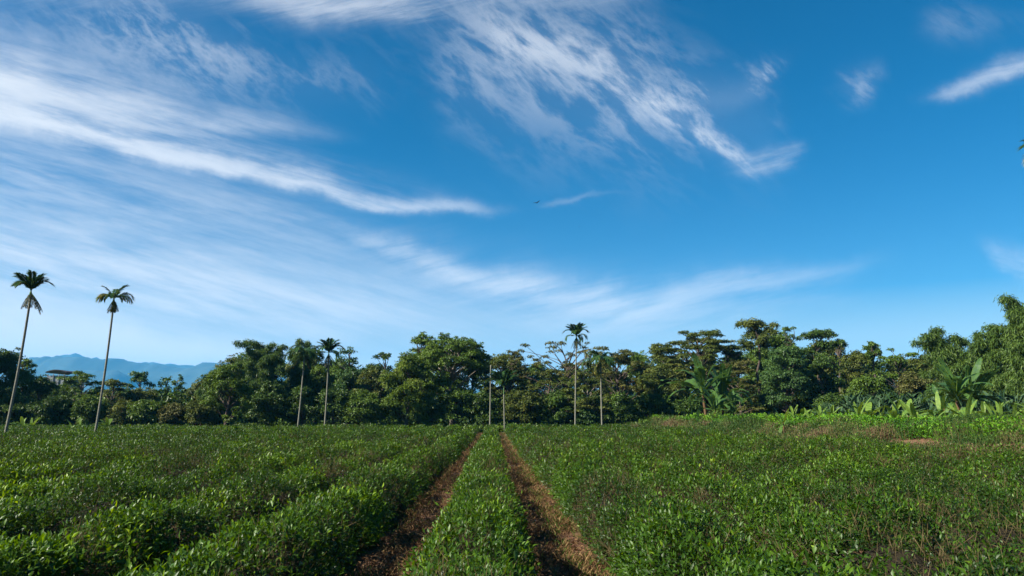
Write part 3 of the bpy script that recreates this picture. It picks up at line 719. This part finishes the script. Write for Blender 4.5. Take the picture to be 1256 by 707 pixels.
def build_bamboo(name, label, px, D, tops, mat='bamboo', seed=0, group=None, nc=26, spread=1.2, dens=1.0):
    """tops: (px, py) of the tips of leading culms; further culms fall between them"""
    rg = np.random.RandomState(seed); b = at(px, 500, D); gz = float(ground_z(b.x, D)) - .05
    root = thing(name, label, 'bamboo', (b.x, D, gz), group)
    lv = Leaves(); w = Wood()
    T = [at(a, c, D) - Vector((b.x, D, gz)) for a, c in tops]
    for i in range(nc):
        t0 = T[i % len(T)]; lead = i < len(T)
        k = 1.0 if lead else rg.uniform(.45, .97)
        tip = Vector((t0.x * (1 if lead else rg.uniform(.5, 1.1)) + (0 if lead else rg.randn() * .5), (0 if lead else rg.randn() * spread * 1.4), t0.z * k))
        f0 = Vector((rg.randn() * spread * .35, rg.randn() * spread * .35, 0))
        pts = []; n = 12
        sgn = 1 if tip.x >= f0.x else -1
        for j in range(n + 1):
            f = j / n; hor = f ** 2.3
            # rises nearly straight, then arches over beyond its highest point
            z = tip.z * math.sin(min(f * 1.22, 1.32) / 1.32 * PI / 2) ** .9
            if f > .85: z -= (f - .85) * 2.2
            pts.append(Vector((f0.x + (tip.x - f0.x) * hor, f0.y + (tip.y - f0.y) * hor, z)))
        w.tube(pts, [.05 * (1 - .85 * j / n) for j in range(n + 1)], 5)
        for j in range(3, n + 1):
            for q in range(5):
                f = rg.rand(); p = pts[j - 1].lerp(pts[j], f)
                out = Vector((rg.randn(), rg.randn(), rg.uniform(-.5, .4))).normalized() * rg.uniform(.25, .9) * (1.15 - .55 * j / n)
                c = p + out
                m = int(34 * dens); hue = .45 + rg.randn() * .16
                line = rg.rand(m)[:, None]
                P = np.array(p)[None] * (1 - line) + np.array(c)[None] * line + rg.randn(m, 3) * .13 + np.array([0, 0, -.25]) * line ** 2
                ax = rg.randn(m, 3) * .6 + np.array(out)[None] * .9 + np.array([0, 0, -.75])
                lv.add(P, ax, rg.randn(m, 3) + np.array([0, 0, 1]), .26 + .14 * rg.rand(m), .06, np.clip(hue + rg.randn(m) * .18, 0, 1), droop=.2)
    link('culms', w.mesh('bamboo_culms', MT['culm']), root)
    link('foliage', lv.mesh('bamboo_foliage', MT[mat]), root)
    return root

TREES = [
 # label, px, top, half width, depth, kind, material, low, dens
 ('dense dark tree at the field\'s left end, behind the tallest leaning palm', -6, 428, 46, 78, 'dense', 'dark', .05, 1),
 ('small sprig-topped tree peeping above the crown edge behind the left palm', 33, 436, 13, 82, 'airy', 'mid', .55, 1),
 ('dark round tree in front of the grey shed roof', 52, 462, 26, 84, 'dense', 'dark', .05, 1),
 ('spreading tree with pale forked limbs showing against the mountains', 101, 455, 30, 92, 'layered', 'mid', .3, .9),
 ('small olive tree right behind the second leaning palm', 140, 463, 20, 88, 'layered', 'olive', .1, 1),
 ('feathery dark tree top in front of the blue mountain', 172, 457, 17, 100, 'umbrella', 'teal', .3, 1),
 ('feathery blue-green tree, left one of the pair before the mountain', 204, 459, 13, 100, 'airy', 'teal', .1, 1.5),
 ('feathery blue-green tree, right one of the pair before the mountain', 220, 460, 12, 98, 'airy', 'teal', .1, 1.5),
 ('low olive rounded tree rising towards the bamboo clump', 262, 460, 34, 96, 'dense', 'olive', .05, 1),
 ('yellowish green low tree between second palm and bamboo', 168, 478, 30, 90, 'dense', 'olive', .05, 1),
 ('shrubby bush of large pale glossy leaves at the foot of the bamboo', 282, 447, 30, 72, 'broad', 'mid', .02, 1),
 ('open blue-green tree beside the fourth palm, sky showing through', 431, 422, 27, 84, 'airy', 'teal', .15, 1.35),
 ('round green tree filling between third and fourth palm', 390, 448, 22, 88, 'dense', 'mid', .1, 1),
 ('dull olive tree right of the fourth palm', 456, 452, 22, 82, 'dense', 'olive', .05, 1),
 ('small dark crown with its own round head left of the big broadleaf tree', 471, 432, 14, 88, 'umbrella', 'dark', .4, 1.2),
 ('pale green tall crown leaning on the big broadleaf tree', 519, 409, 25, 84, 'broad', 'mid', .3, 1),
 ('big dark green broadleaf tree, tallest of the middle, pale limbs showing', 556, 406, 49, 80, 'broad', 'mid', .16, 1),
 ('drooping yellow-green tree in front of the big broadleaf tree', 501, 432, 33, 76, 'dense', 'fresh', .04, .9),
 ('olive brown flat-topped tree just right of the big broadleaf tree', 625, 429, 33, 82, 'layered', 'rust', .1, 1),
 ('wide flat-topped tree with thin open tiers behind the tall middle palm', 694, 419, 62, 86, 'tiers', 'rust', .35, .8),
 ('olive tree under the thin open tiers', 675, 450, 34, 79, 'layered', 'olive', .04, 1),
 ('shaggy olive brown tree behind the drooping-crowned palm', 757, 421, 40, 82, 'layered', 'rust', .08, 1),
 ('low tree with reddish bare limb right of the drooping-crowned palm', 722, 456, 28, 77, 'layered', 'olive', .08, .9),
 ('broad domed olive tree with brown-tipped tiers, widest of the right half', 856, 404, 66, 84, 'layered', 'olive', .1, 1.1),
 ('dark low tree before the broad domed olive tree', 812, 446, 34, 78, 'dense', 'olive', .05, 1),
 ('umbrella-headed dark tree, tallest of the right half', 929, 394, 29, 88, 'umbrella', 'olive', .5, 1.2),
 ('slim tree with one small round head between two umbrella heads', 966, 402, 14, 86, 'umbrella', 'mid', .5, 1.2),
 ('dark umbrella tree whose bare limbs let the sky through', 1001, 405, 26, 88, 'umbrella', 'dark', .5, 1.2),
 ('small dark flat head at the end of the umbrella trees', 1027, 417, 15, 86, 'umbrella', 'dark', .5, 1.2),
 ('left shoulder of brown-tipped foliage beside the broad domed tree', 822, 419, 34, 82, 'layered', 'olive', .1, 1.1),
 ('brown-tipped olive tree joining the broad dome to the umbrella trees', 890, 411, 32, 85, 'layered', 'olive', .1, 1.1),
 ('round green tree filling in behind the tallest umbrella-headed tree', 952, 411, 42, 95, 'dense', 'mid', .1, 1),
 ('round dark tree filling in behind the dark umbrella tree', 1012, 419, 34, 95, 'dense', 'olive', .1, 1),
 ('rusty olive tree right of the big banana plant', 905, 436, 28, 74, 'layered', 'rust', .05, .9),
 ('dense bluish green tree in the middle of the right half', 962, 423, 34, 72, 'dense', 'teal', .04, 1),
 ('dense dark tree with pale trunk beside the bluish green tree', 1006, 434, 26, 74, 'dense', 'dark', .04, 1),
 ('small bright round crown above the right tree line', 1069, 419, 13, 92, 'dense', 'mid', .6, 1),
 ('dense olive tree under the small bright round crown', 1050, 430, 24, 84, 'dense', 'olive', .1, 1),
 ('dark flat-topped tree midway between umbrella trees and right bamboo', 1098, 427, 30, 82, 'layered', 'mid', .05, 1),
 ('dull green tree at the left foot of the arching bamboo', 1135, 434, 26, 80, 'dense', 'olive', .05, 1),
 ('low brownish tree behind the young bananas', 1116, 458, 26, 70, 'dense', 'rust', .04, 1),
 ('low green tree behind the tall cane grass', 1062, 460, 28, 69, 'dense', 'mid', .04, 1),
]
i0 = 0
for (lab, px, top, hwp, D, kind, mat, low, dens) in TREES:
    i0 += 1
    bark = 'palebark' if any(q in lab for q in ('pale limbs', 'pale forked', 'pale trunk', 'reddish bare')) else 'bark'
    build_tree('tree', lab, 'tree', px, top, hwp, D, kind, mat, low, 100 + i0, dens, None, bark)

# trees mostly hidden behind the front line
rb = np.random.RandomState(3)
for j, px in enumerate(list(range(-50, 300, 34)) + list(range(300, 1330, 40))):
    D = 104 + rb.rand() * 10
    if px < 290: top = 474 + rb.rand() * 10
    else: top = 430 + rb.rand() * 12
    if 640 < px < 740: top = 446
    if 440 < px < 490: top = 446
    build_tree('tree', 'dark tree mostly hidden behind the front tree line', 'tree', px, top, 30, D, 'dense', ('dark', 'olive', 'mid')[j % 3], .03, 700 + j, .8, 'half-hidden trees behind the front tree line')

# shrubs along the foot of the tree line
for j, (px, top, hwp, mat) in enumerate([(20, 482, 28, 'dark'), (70, 488, 28, 'dark'), (110, 486, 24, 'mid'), (150, 492, 22, 'olive'), (182, 490, 24, 'mid'), (212, 496, 22, 'rust'), (242, 492, 24, 'olive'),
    (330, 470, 26, 'dark'), (372, 475, 24, 'dark'), (410, 478, 24, 'dark'), (445, 478, 26, 'mid'), (478, 486, 20, 'mid'), (520, 480, 26, 'fresh'), (560, 478, 26, 'dark'), (592, 480, 22, 'dark'), (640, 480, 28, 'olive'),
    (680, 482, 24, 'dark'), (722, 486, 22, 'teal'), (760, 484, 26, 'dark'), (800, 482, 26, 'dark'), (838, 486, 26, 'dark'), (900, 484, 26, 'mid'), (940, 482, 26, 'dark'), (980, 484, 26, 'mid'), (1020, 484, 26, 'dark'), (1160, 470, 34, 'dark'), (1215, 462, 40, 'mid'), (1262, 455, 40, 'mid')]):
    build_tree('shrub', 'leafy shrub in the shade along the foot of the tree line', 'shrub', px, top, hwp, 76.5 if px < 1000 else 66, 'dense', mat, .02, 900 + j, .9, 'shrubs along the foot of the tree line')

build_bamboo('bamboo_clump', 'tall bamboo clump with nodding tips left of the third palm', 318, 83, [(300, 414), (312, 416), (337, 418), (352, 420), (345, 430), (290, 440), (325, 425)], 'bamboo', 11, None, 42)
build_bamboo('bamboo_clump', 'bamboo clump arching over behind the third palm\'s crown', 368, 85, [(366, 413), (378, 416), (384, 424), (358, 424)], 'bamboo', 12, None, 26)
build_bamboo('bamboo_clump', 'low bamboo clump with drooping sprays on the mountain side', 272, 80, [(262, 452), (283, 446), (252, 466), (240, 476)], 'bamboo', 13, None, 24)
build_bamboo('bamboo_clump', 'bamboo with one thin spray arching out left into the sky', 1178, 62, [(1133, 405), (1148, 398), (1168, 408), (1160, 420), (1185, 412)], 'bambooy', 14, None, 26, dens=.8)
build_bamboo('bamboo_clump', 'thick bamboo clump behind the right banana plant', 1212, 60, [(1200, 404), (1215, 402), (1228, 408), (1190, 420), (1235, 420)], 'bambooy', 15, None, 34, dens=.8)
build_bamboo('bamboo_clump', 'tallest bamboo clump, at the right end of the tree line', 1262, 56, [(1228, 358), (1240, 362), (1252, 370), (1268, 380), (1285, 372), (1240, 395)], 'bambooy', 16, None, 40, dens=.75)

# ------------------------------------------------------------------ areca palms
def frond_mesh(name, length, n, leaflet, droop, mat, seed, wid=.07, tone0=.4):
    """one feather leaf leaving the origin along +X and up, arching over"""
    rg = np.random.RandomState(seed); pts = []; ang = R(62); p = np.array([0, 0, 0.0]); st = length / 16
    for i in range(17):
        pts.append(p.copy()); p = p + st * np.array([math.cos(ang), 0, math.sin(ang)]); ang -= droop / 16 * (0.5 + i / 12)
    pts = np.array(pts); lv = Leaves()
    f = np.linspace(.14, 1, n); ix = f * 16
    i_ = np.minimum(ix.astype(int), 15); base = pts[i_] + (pts[i_ + 1] - pts[i_]) * (ix - i_)[:, None]
    tan = norm(pts[i_ + 1] - pts[i_])
    for s_ in (-1, 1):
        ll = leaflet * np.sin(np.clip(f * 2.6, .5, 2.6)) ** .6 * (.85 + .3 * rg.rand(n))
        upv = np.cross(tan, np.array([0, 1.0, 0])); upv = -upv
        ax = np.array([0, s_, 0]) * .8 + tan * (.55 + .7 * f[:, None] ** 2) + np.abs(upv) * .3 + rg.randn(n, 3) * .1
        lv.add(base, ax, upv + rg.randn(n, 3) * .2, ll, wid, np.clip(tone0 + rg.randn(n) * .2 , 0, 1), detail=True, droop=.35, fold=.1)
    me = lv.mesh(name, mat)
    return me, pts
def rib_mesh(pts, r=.022):
    w = Wood(); w.tube([tuple(q) for q in pts], [r * (1 - .8 * i / 16) for i in range(17)], 4); return w.mesh('frond_rib', MT['palmshaft'])
FR = {}
for kname, a in dict(up=(1.5, 36, .60, .9, 'palmleaf', 1, .11, .35), arch=(1.6, 36, .58, 1.8, 'palmleaf', 2, .10, .45), gold=(1.5, 34, .55, 1.9, 'palmleaf', 3, .10, .85), dead=(1.5, 30, .34, .2, 'palmdead', 4, .045, .4)).items():
    me, pts = frond_mesh('palm_frond', a[0], a[1], a[2], a[3], MT[a[4]], a[5], a[6], a[7]); FR[kname] = (me, rib_mesh(pts))

def palm(label, base, crown, D, size, seed, plan, r=.07, bow=.0, name='areca_palm'):
    rg = np.random.RandomState(seed)
    b = at(base[0], 500, D); gz = float(ground_z(b.x, D)) - .05
    c = at(crown[0], crown[1], D); c = c - Vector((b.x, D, gz))
    root = thing(name, label, 'palm tree', (b.x, D, gz), 'slender areca palms standing along the field')
    w = Wood(); n = 14; pts = []
    for i in range(n + 1):
        f = i / n; pts.append(Vector((c.x * f + bow * math.sin(PI * f), .15 * math.sin(f * 3), c.z * f)))
    w.tube(pts, [r * (1.35 if i == 0 else 1.0 - .25 * i / n) for i in range(n + 1)], 8)
    link('trunk', w.mesh('palm_trunk', MT['palmtrunk']), root)
    if not plan: return root
    w = Wood(); w.tube([c, c + Vector((0, 0, .15 * size)), c + Vector((0, 0, .4 * size)), c + Vector((0, 0, .55 * size))], [r * .8, r * 1.05, r * .8, r * .35], 8)
    link('crownshaft', w.mesh('palm_crownshaft', MT['palmshaft']), root)
    for kind, az, tilt, s_ in plan:
        me, rib = FR[kind]
        o = link('frond', me, root, tuple(c + Vector((0, 0, (.5 if tilt < 50 else .44) * size))))
        o.rotation_euler = Euler((rg.randn() * .1, R(tilt), R(az)), 'XYZ'); o.scale = (s_ * size,) * 3
        q = link('rib', rib, o)
    return root

full = [('up', 0, -18, 1), ('up', 40, -8, .9), ('up', 75, -22, 1), ('up', 120, -6, 1), ('up', 165, -18, 1), ('up', 200, -6, .95), ('up', 240, -12, 1), ('up', 290, -22, 1), ('up', 345, -4, .95), ('arch', 15, -8, 1), ('arch', 172, -4, 1), ('arch', 250, 4, .95),
        ('arch', 60, 30, .9), ('arch', 200, 34, .9), ('arch', 320, 28, .9), ('dead', 10, 112, .9), ('dead', 170, 120, .85), ('dead', 80, 122, .8), ('dead', 265, 118, .85), ('dead', 315, 124, .8), ('dead', 130, 120, .8)]
palm('tallest palm at the far left, leaning right, dark dead fronds hanging below its crown', (9, 0), (37, 366), 45, .84, 1, [q for q in full if not (q[0] == 'arch' and q[2] > 20)] + [('dead', 20, 114, 1.05), ('dead', 350, 110, 1.1), ('dead', 45, 118, 1.1), ('gold', 180, -14, .9)], .085)
palm('palm with golden-edged arching crown, second from the far left, leaning right', (119, 0), (139, 374), 48, .76, 2, [('up', 10, -14, 1), ('up', 110, -8, .9), ('up', 200, -10, .9), ('gold', 175, 14, 1.05), ('gold', 200, 22, .95), ('arch', 5, 14, 1.1), ('arch', 350, 26, 1), ('arch', 80, 12, .9), ('arch', 280, 16, .9), ('arch', 150, 16, 1), ('arch', 40, 20, 1), ('gold', 60, 116, .75), ('dead', 160, 120, .8), ('gold', 300, 112, .8), ('dead', 340, 114, .8), ('dead', 220, 122, .7)], .08)
palm('palm with dark ragged drooping crown in front of the left bamboo', (366, 0), (373, 441), 71, 1.2, 3, [('arch', a, t, s) for a, t, s in ((0, 30, 1.1), (40, 24, 1), (90, 10, .9), (150, 26, 1), (185, 34, 1.1), (250, 14, .9), (310, 30, 1), (20, -5, .8), (190, -5, .8))] + [('dead', 0, 95, .9), ('dead', 180, 110, .9), ('dead', 60, 120, .8)], .085)
palm('palm with tight feathery crown beside the open blue-green tree', (399, 0), (403, 440), 71, 1.0, 4, full, .085)
palm('pole-like dead palm trunk that has lost its crown', (601, 0), (602, 448), 74, 1, 5, [], .075, name='palm_snag')
palm('short palm with small dark crown in front of the brown trees', (619, 0), (618, 484), 72, 1.25, 6, full[:12], .07)
palm('tall palm with compact crown standing clear above the middle tree line', (705, 0), (707, 419), 73, .95, 7, full, .08)
palm('palm with limp yellowish drooping crown right of the tall middle palm', (738, 0), (737, 450), 73, 1.3, 8, [('arch', a, t, s) for a, t, s in ((0, 35, 1.1), (60, 20, 1), (120, 34, 1), (180, 38, 1.1), (240, 22, 1), (300, 32, 1), (30, -6, .8), (210, -10, .8))] + [('gold', 190, 90, .9), ('dead', 0, 105, .9), ('gold', 100, 110, .8)], .08)
palm('palm mostly out of frame, one golden frond tip reaching in at the right edge', (1325, 0), (1298, 205), 30, 1.0, 9, full + [('gold', 180, 20, 1.0), ('gold', 195, 32, .9)], .08)

# ------------------------------------------------------------------ bananas
def banana_leaf_mesh(length, width, arc, seed, tone0=.4, rise=72, torn=True):
    rg = np.random.RandomState(seed); n = 20; p = np.array([0, 0, 0.0]); ang = R(rise); pts = []; st = length / n; tans = []
    for i in range(n + 1):
        pts.append(p.copy()); tans.append(np.array([math.cos(ang), 0, math.sin(ang)])); p = p + st * tans[-1]; ang -= R(arc) / n * (.4 + 1.2 * i / n)
    V = []; Fc = []; T = []
    for s_ in (-1, 1):
        drop = .1
        for i in range(3, n):
            f0, f1 = (i - 3) / (n - 3), (i - 2) / (n - 3)
            w0 = width * .5 * math.sin(PI * min(f0 * .92 + .08, 1)) ** .55; w1 = width * .5 * math.sin(PI * min(f1 * .92 + .08, 1)) ** .55
            if i == n - 1: w1 = width * .04
            if torn and rg.rand() < .45: drop = rg.uniform(-.25, .55)
            def edge(pt, tn, w_):
                up = np.array([-tn[2], 0, tn[0]]); a = drop
                return pt + np.array([0, s_ * w_ * math.cos(a), 0]) + up * (-w_ * math.sin(a) + .12 * w_) + tn * .25 * w_
            g = .02 * st if torn else 0
            b = len(V); V += [pts[i], pts[i + 1], edge(pts[i + 1], tans[i], w1), edge(pts[i] + tans[i] * g, tans[i], w0)]
            Fc.append((b, b + 1, b + 2, b + 3)); T += [tone0 + rg.randn() * .06] * 2 + [tone0 + .05 + rg.randn() * .08] * 2
    # midrib and stalk
    for i in range(n):
        r_ = .03 * length / 2.2 * (1 - .8 * i / n); b = len(V)
        for q, pt in ((0, pts[i]), (1, pts[i + 1])):
            V += [pt + np.array([0, r_, -.002]), pt + np.array([0, 0, -r_ * 1.6]), pt + np.array([0, -r_, -.002])]
        Fc += [(b, b + 1, b + 4, b + 3), (b + 1, b + 2, b + 5, b + 4)]; T += [.85] * 6
    me = bpy.data.meshes.new('banana_leaf'); me.from_pydata([tuple(q) for q in V], [], Fc); me.materials.append(MT['banana'])
    a = me.attributes.new('tone', 'FLOAT', 'POINT'); a.data.foreach_set('value', np.clip(np.array(T, np.float32), 0, 1)); me.update()
    return me
BIG = [banana_leaf_mesh(2.5, .40, 75, 1, .4, 74), banana_leaf_mesh(2.4, .42, 105, 2, .5, 66), banana_leaf_mesh(2.2, .34, 40, 3, .45, 80, True), banana_leaf_mesh(2.4, .40, 140, 4, .35, 62), banana_leaf_mesh(2.2, .40, 120, 5, .5, 50)]
SML = [banana_leaf_mesh(1.6, .38, 60, 11, .72, 70, False), banana_leaf_mesh(1.5, .34, 90, 12, .62, 60, True), banana_leaf_mesh(1.7, .27, 25, 13, .8, 80, False), banana_leaf_mesh(1.4, .36, 115, 14, .6, 55)]

BIGS = [banana_leaf_mesh(1.5, .38, 75, 21, .66, 66), banana_leaf_mesh(1.4, .38, 100, 22, .6, 55), banana_leaf_mesh(1.5, .34, 50, 23, .8, 75, False)]
def banana(label, px, D, h_stem, sc, n, seed, meshes, group, r=.13, dx=0, name='banana_plant', flat=0):
    rg = np.random.RandomState(seed); b = at(px, 500, D); gz = float(ground_z(b.x, D)) - .04
    root = thing(name, label, 'banana plant', (b.x, D, gz), group)
    w = Wood(); tip = Vector((dx, rg.randn() * .08, h_stem)); w.tube([Vector((0, 0, 0)), tip * .5 + Vector((.03, 0, 0)), tip, tip + Vector((0, 0, .25 * sc))], [r, r * .85, r * .6, r * .3], 9)
    link('stem', w.mesh('banana_stem', MT['bananastem']), root)
    for i in range(n):
        me = meshes[rg.randint(len(meshes))] if i > 1 else meshes[2]
        o = link('leaf', me, root, tuple(tip + Vector((0, 0, rg.uniform(-.15, .15) * sc))))
        o.rotation_euler = Euler((rg.randn() * .15, R(rg.uniform(-8, 42) + (flat if i else 0) if i > 1 else rg.uniform(-14, 4) + flat * .6), i * 2.399 + rg.rand() * .5 + seed), 'XYZ'); k = sc * rg.uniform(.85, 1.1); o.scale = (k, k, k)
    return root
G1 = 'full-grown banana plants in front of the right tree line'
banana('tall banana plant with upright torn leaves and orange-brown leaning stem', 866, 60, 2.4, 1.65, 18, 1, BIG, G1, .14, -.2)
banana('banana plant growing close on the right of the orange-stemmed one', 886, 61, 2.0, 1.5, 17, 2, BIG, G1)
banana('banana plant with ragged blue-green leaves, left of the right pair of brown stems', 1176, 42, 1.6, 1.15, 18, 3, BIG, G1)
banana('banana plant with broad leaf arching right, right of the pair of brown stems', 1190, 43, 1.5, 1.1, 18, 4, BIG, G1, .15, .1)
banana('smaller torn banana plant at the left foot of the right pair', 1158, 43, 1.0, .75, 7, 5, BIG, G1, .11)
banana('half-grown banana filling the gap between the two tall centre-right ones', 877, 57, .9, 1.1, 10, 6, BIG, G1, .1)
banana('half-grown banana leaning out right of the two tall centre-right ones', 900, 58, .8, 1.0, 9, 7, BIG, G1, .1)
G2 = 'young bananas lined up on the weedy bank'
for j, px in enumerate(list(range(962, 1290, 9))):
    px += rng.randn() * 3; D = 39 + 5 * ((j * 7) % 5) / 5 - (4 if px > 1100 else 0)
    banana('young banana with sunlit bright green leaves low on the weedy bank', px, D, rng.uniform(.4, .75), rng.uniform(.5, .95) * (.75 if px < 1040 else 1.0), 8, 40 + j, [SML, SML, BIGS][j % 3], G2, .06, flat=(28, 10, 34, 20)[j % 4])
G3 = 'small bananas at the far left edge of the field'
for j, (px, sc, lab) in enumerate([(29, .95, 'small banana with one upright yellow-green leaf near the far left palm'), (42, .8, 'small banana with pale narrow leaves spread like a fan near the far left palm'), (90, .65, 'low banana midway between the two leaning palms'), (100, .7, 'low banana with one slanting pale leaf left of the second palm'), (134, 1.0, 'small banana with an upright leaf just right of the second palm')]):
    banana(lab, px, 68, .5, sc * .95, 7, 80 + j, [BIGS, SML][j % 2], G3, .07, flat=(0, 20, 25)[j % 3])

# ------------------------------------------------------------------ shed beyond the trees, birds
def box(w, lo, hi):
    b = len(w.v); (x0, y0, z0), (x1, y1, z1) = lo, hi
    w.v += [(x, y, z) for z in (z0, z1) for y in (y0, y1) for x in (x0, x1)]
    w.f += [tuple(b + k for k in q) for q in ((0, 2, 3, 1), (4, 5, 7, 6), (0, 1, 5, 4), (2, 6, 7, 3), (0, 4, 6, 2), (1, 3, 7, 5))]
c = at(71, 453, 130); hx = 1.5; Hs = c.z
root = thing('shed', 'grey shed with dark low-arched roof showing above the left trees', 'shed', (c.x, 130, 0))
w = Wood(); box(w, (-hx, 0, 0), (hx, 6, Hs - 1.1)); link('wall', w.mesh('shed_wall', MT['wallgrey'], False), root)
w = Wood(); n = 12; prof = [(-hx - .3 + (2 * hx + .6) * i / n, Hs - .6 + .6 * math.sin(PI * (.08 + .84 * i / n)) ** .8 - .1) for i in range(n + 1)]
for y_ in (-.5, 6.5):
    w.v += [(a, y_, b) for a, b in prof] + [(a, y_, b - .15) for a, b in prof]
m2 = 2 * (n + 1)
for i in range(n):
    w.f += [(i, i + 1, m2 + i + 1, m2 + i), (n + 1 + i, m2 + n + 1 + i, m2 + n + 2 + i, n + 2 + i), (i, n + 1 + i, n + 2 + i, i + 1), (m2 + i, m2 + i + 1, m2 + n + 2 + i, m2 + n + 1 + i)]
link('roof', w.mesh('shed_roof', MT['roof'], False), root)
w = Wood()
for k in range(4):
    w2 = Wood(); xk = -hx + .1 + k * (2 * hx - .2) / 3; box(w2, (xk - .07, -.4, 0), (xk + .07, -.26, Hs - .9)); link('post', w2.mesh('shed_post', MT['wallgrey'], False), root)

def bird(label, px, py, D, span, bank):
    p = at(px, py, D); V = []; Fc = []
    w = Wood()
    L = span * .42
    w.tube([(-L * .55, 0, 0), (-L * .35, 0, 0), (0, 0, 0), (L * .28, 0, .01), (L * .42, 0, .02), (L * .52, 0, .01)], [.004, span * .03, span * .062, span * .045, span * .034, .003], 8)
    for s_ in (-1, 1):
        b = len(w.v); A = [(L * .2, 0), (L * .28, .22), (L * .16, .36), (-L * .12, .5), (-L * .06, .36), (-L * .16, .2), (-L * .18, 0)]
        for th in (.012, -.012):
            w.v += [(x, s_ * yv * span, (yv * .45 if yv < .3 else .135 - (yv - .3) * .1) * span + th * span * (1 - 1.6 * yv)) for x, yv in A]
        n = len(A); w.f += [tuple(b + k for k in range(n)), tuple(b + n + k for k in reversed(range(n)))] + [(b + k, b + (k + 1) % n, b + n + (k + 1) % n, b + n + k) for k in range(n)]
    b = len(w.v); w.v += [(-L * .45, 0, .008), (-L * .95, L * .16, 0), (-L * .88, 0, 0), (-L * .95, -L * .16, 0), (-L * .45, 0, -.008)]
    w.f += [(b, b + 1, b + 2), (b, b + 2, b + 3), (b + 4, b + 2, b + 1), (b + 4, b + 3, b + 2)]
    o = link('bird', w.mesh('bird', MT['bird'], False)); o.location = p; o.rotation_euler = (R(bank), R(-8), R(65))
    tag(o, label, 'bird'); return o
bird('dark bird gliding with wings spread high in the blue sky', 658.5, 249, 80, .95, -12)
bird('tiny far-off bird, a speck below and right of the bigger bird', 710, 278.5, 170, .6, 5)
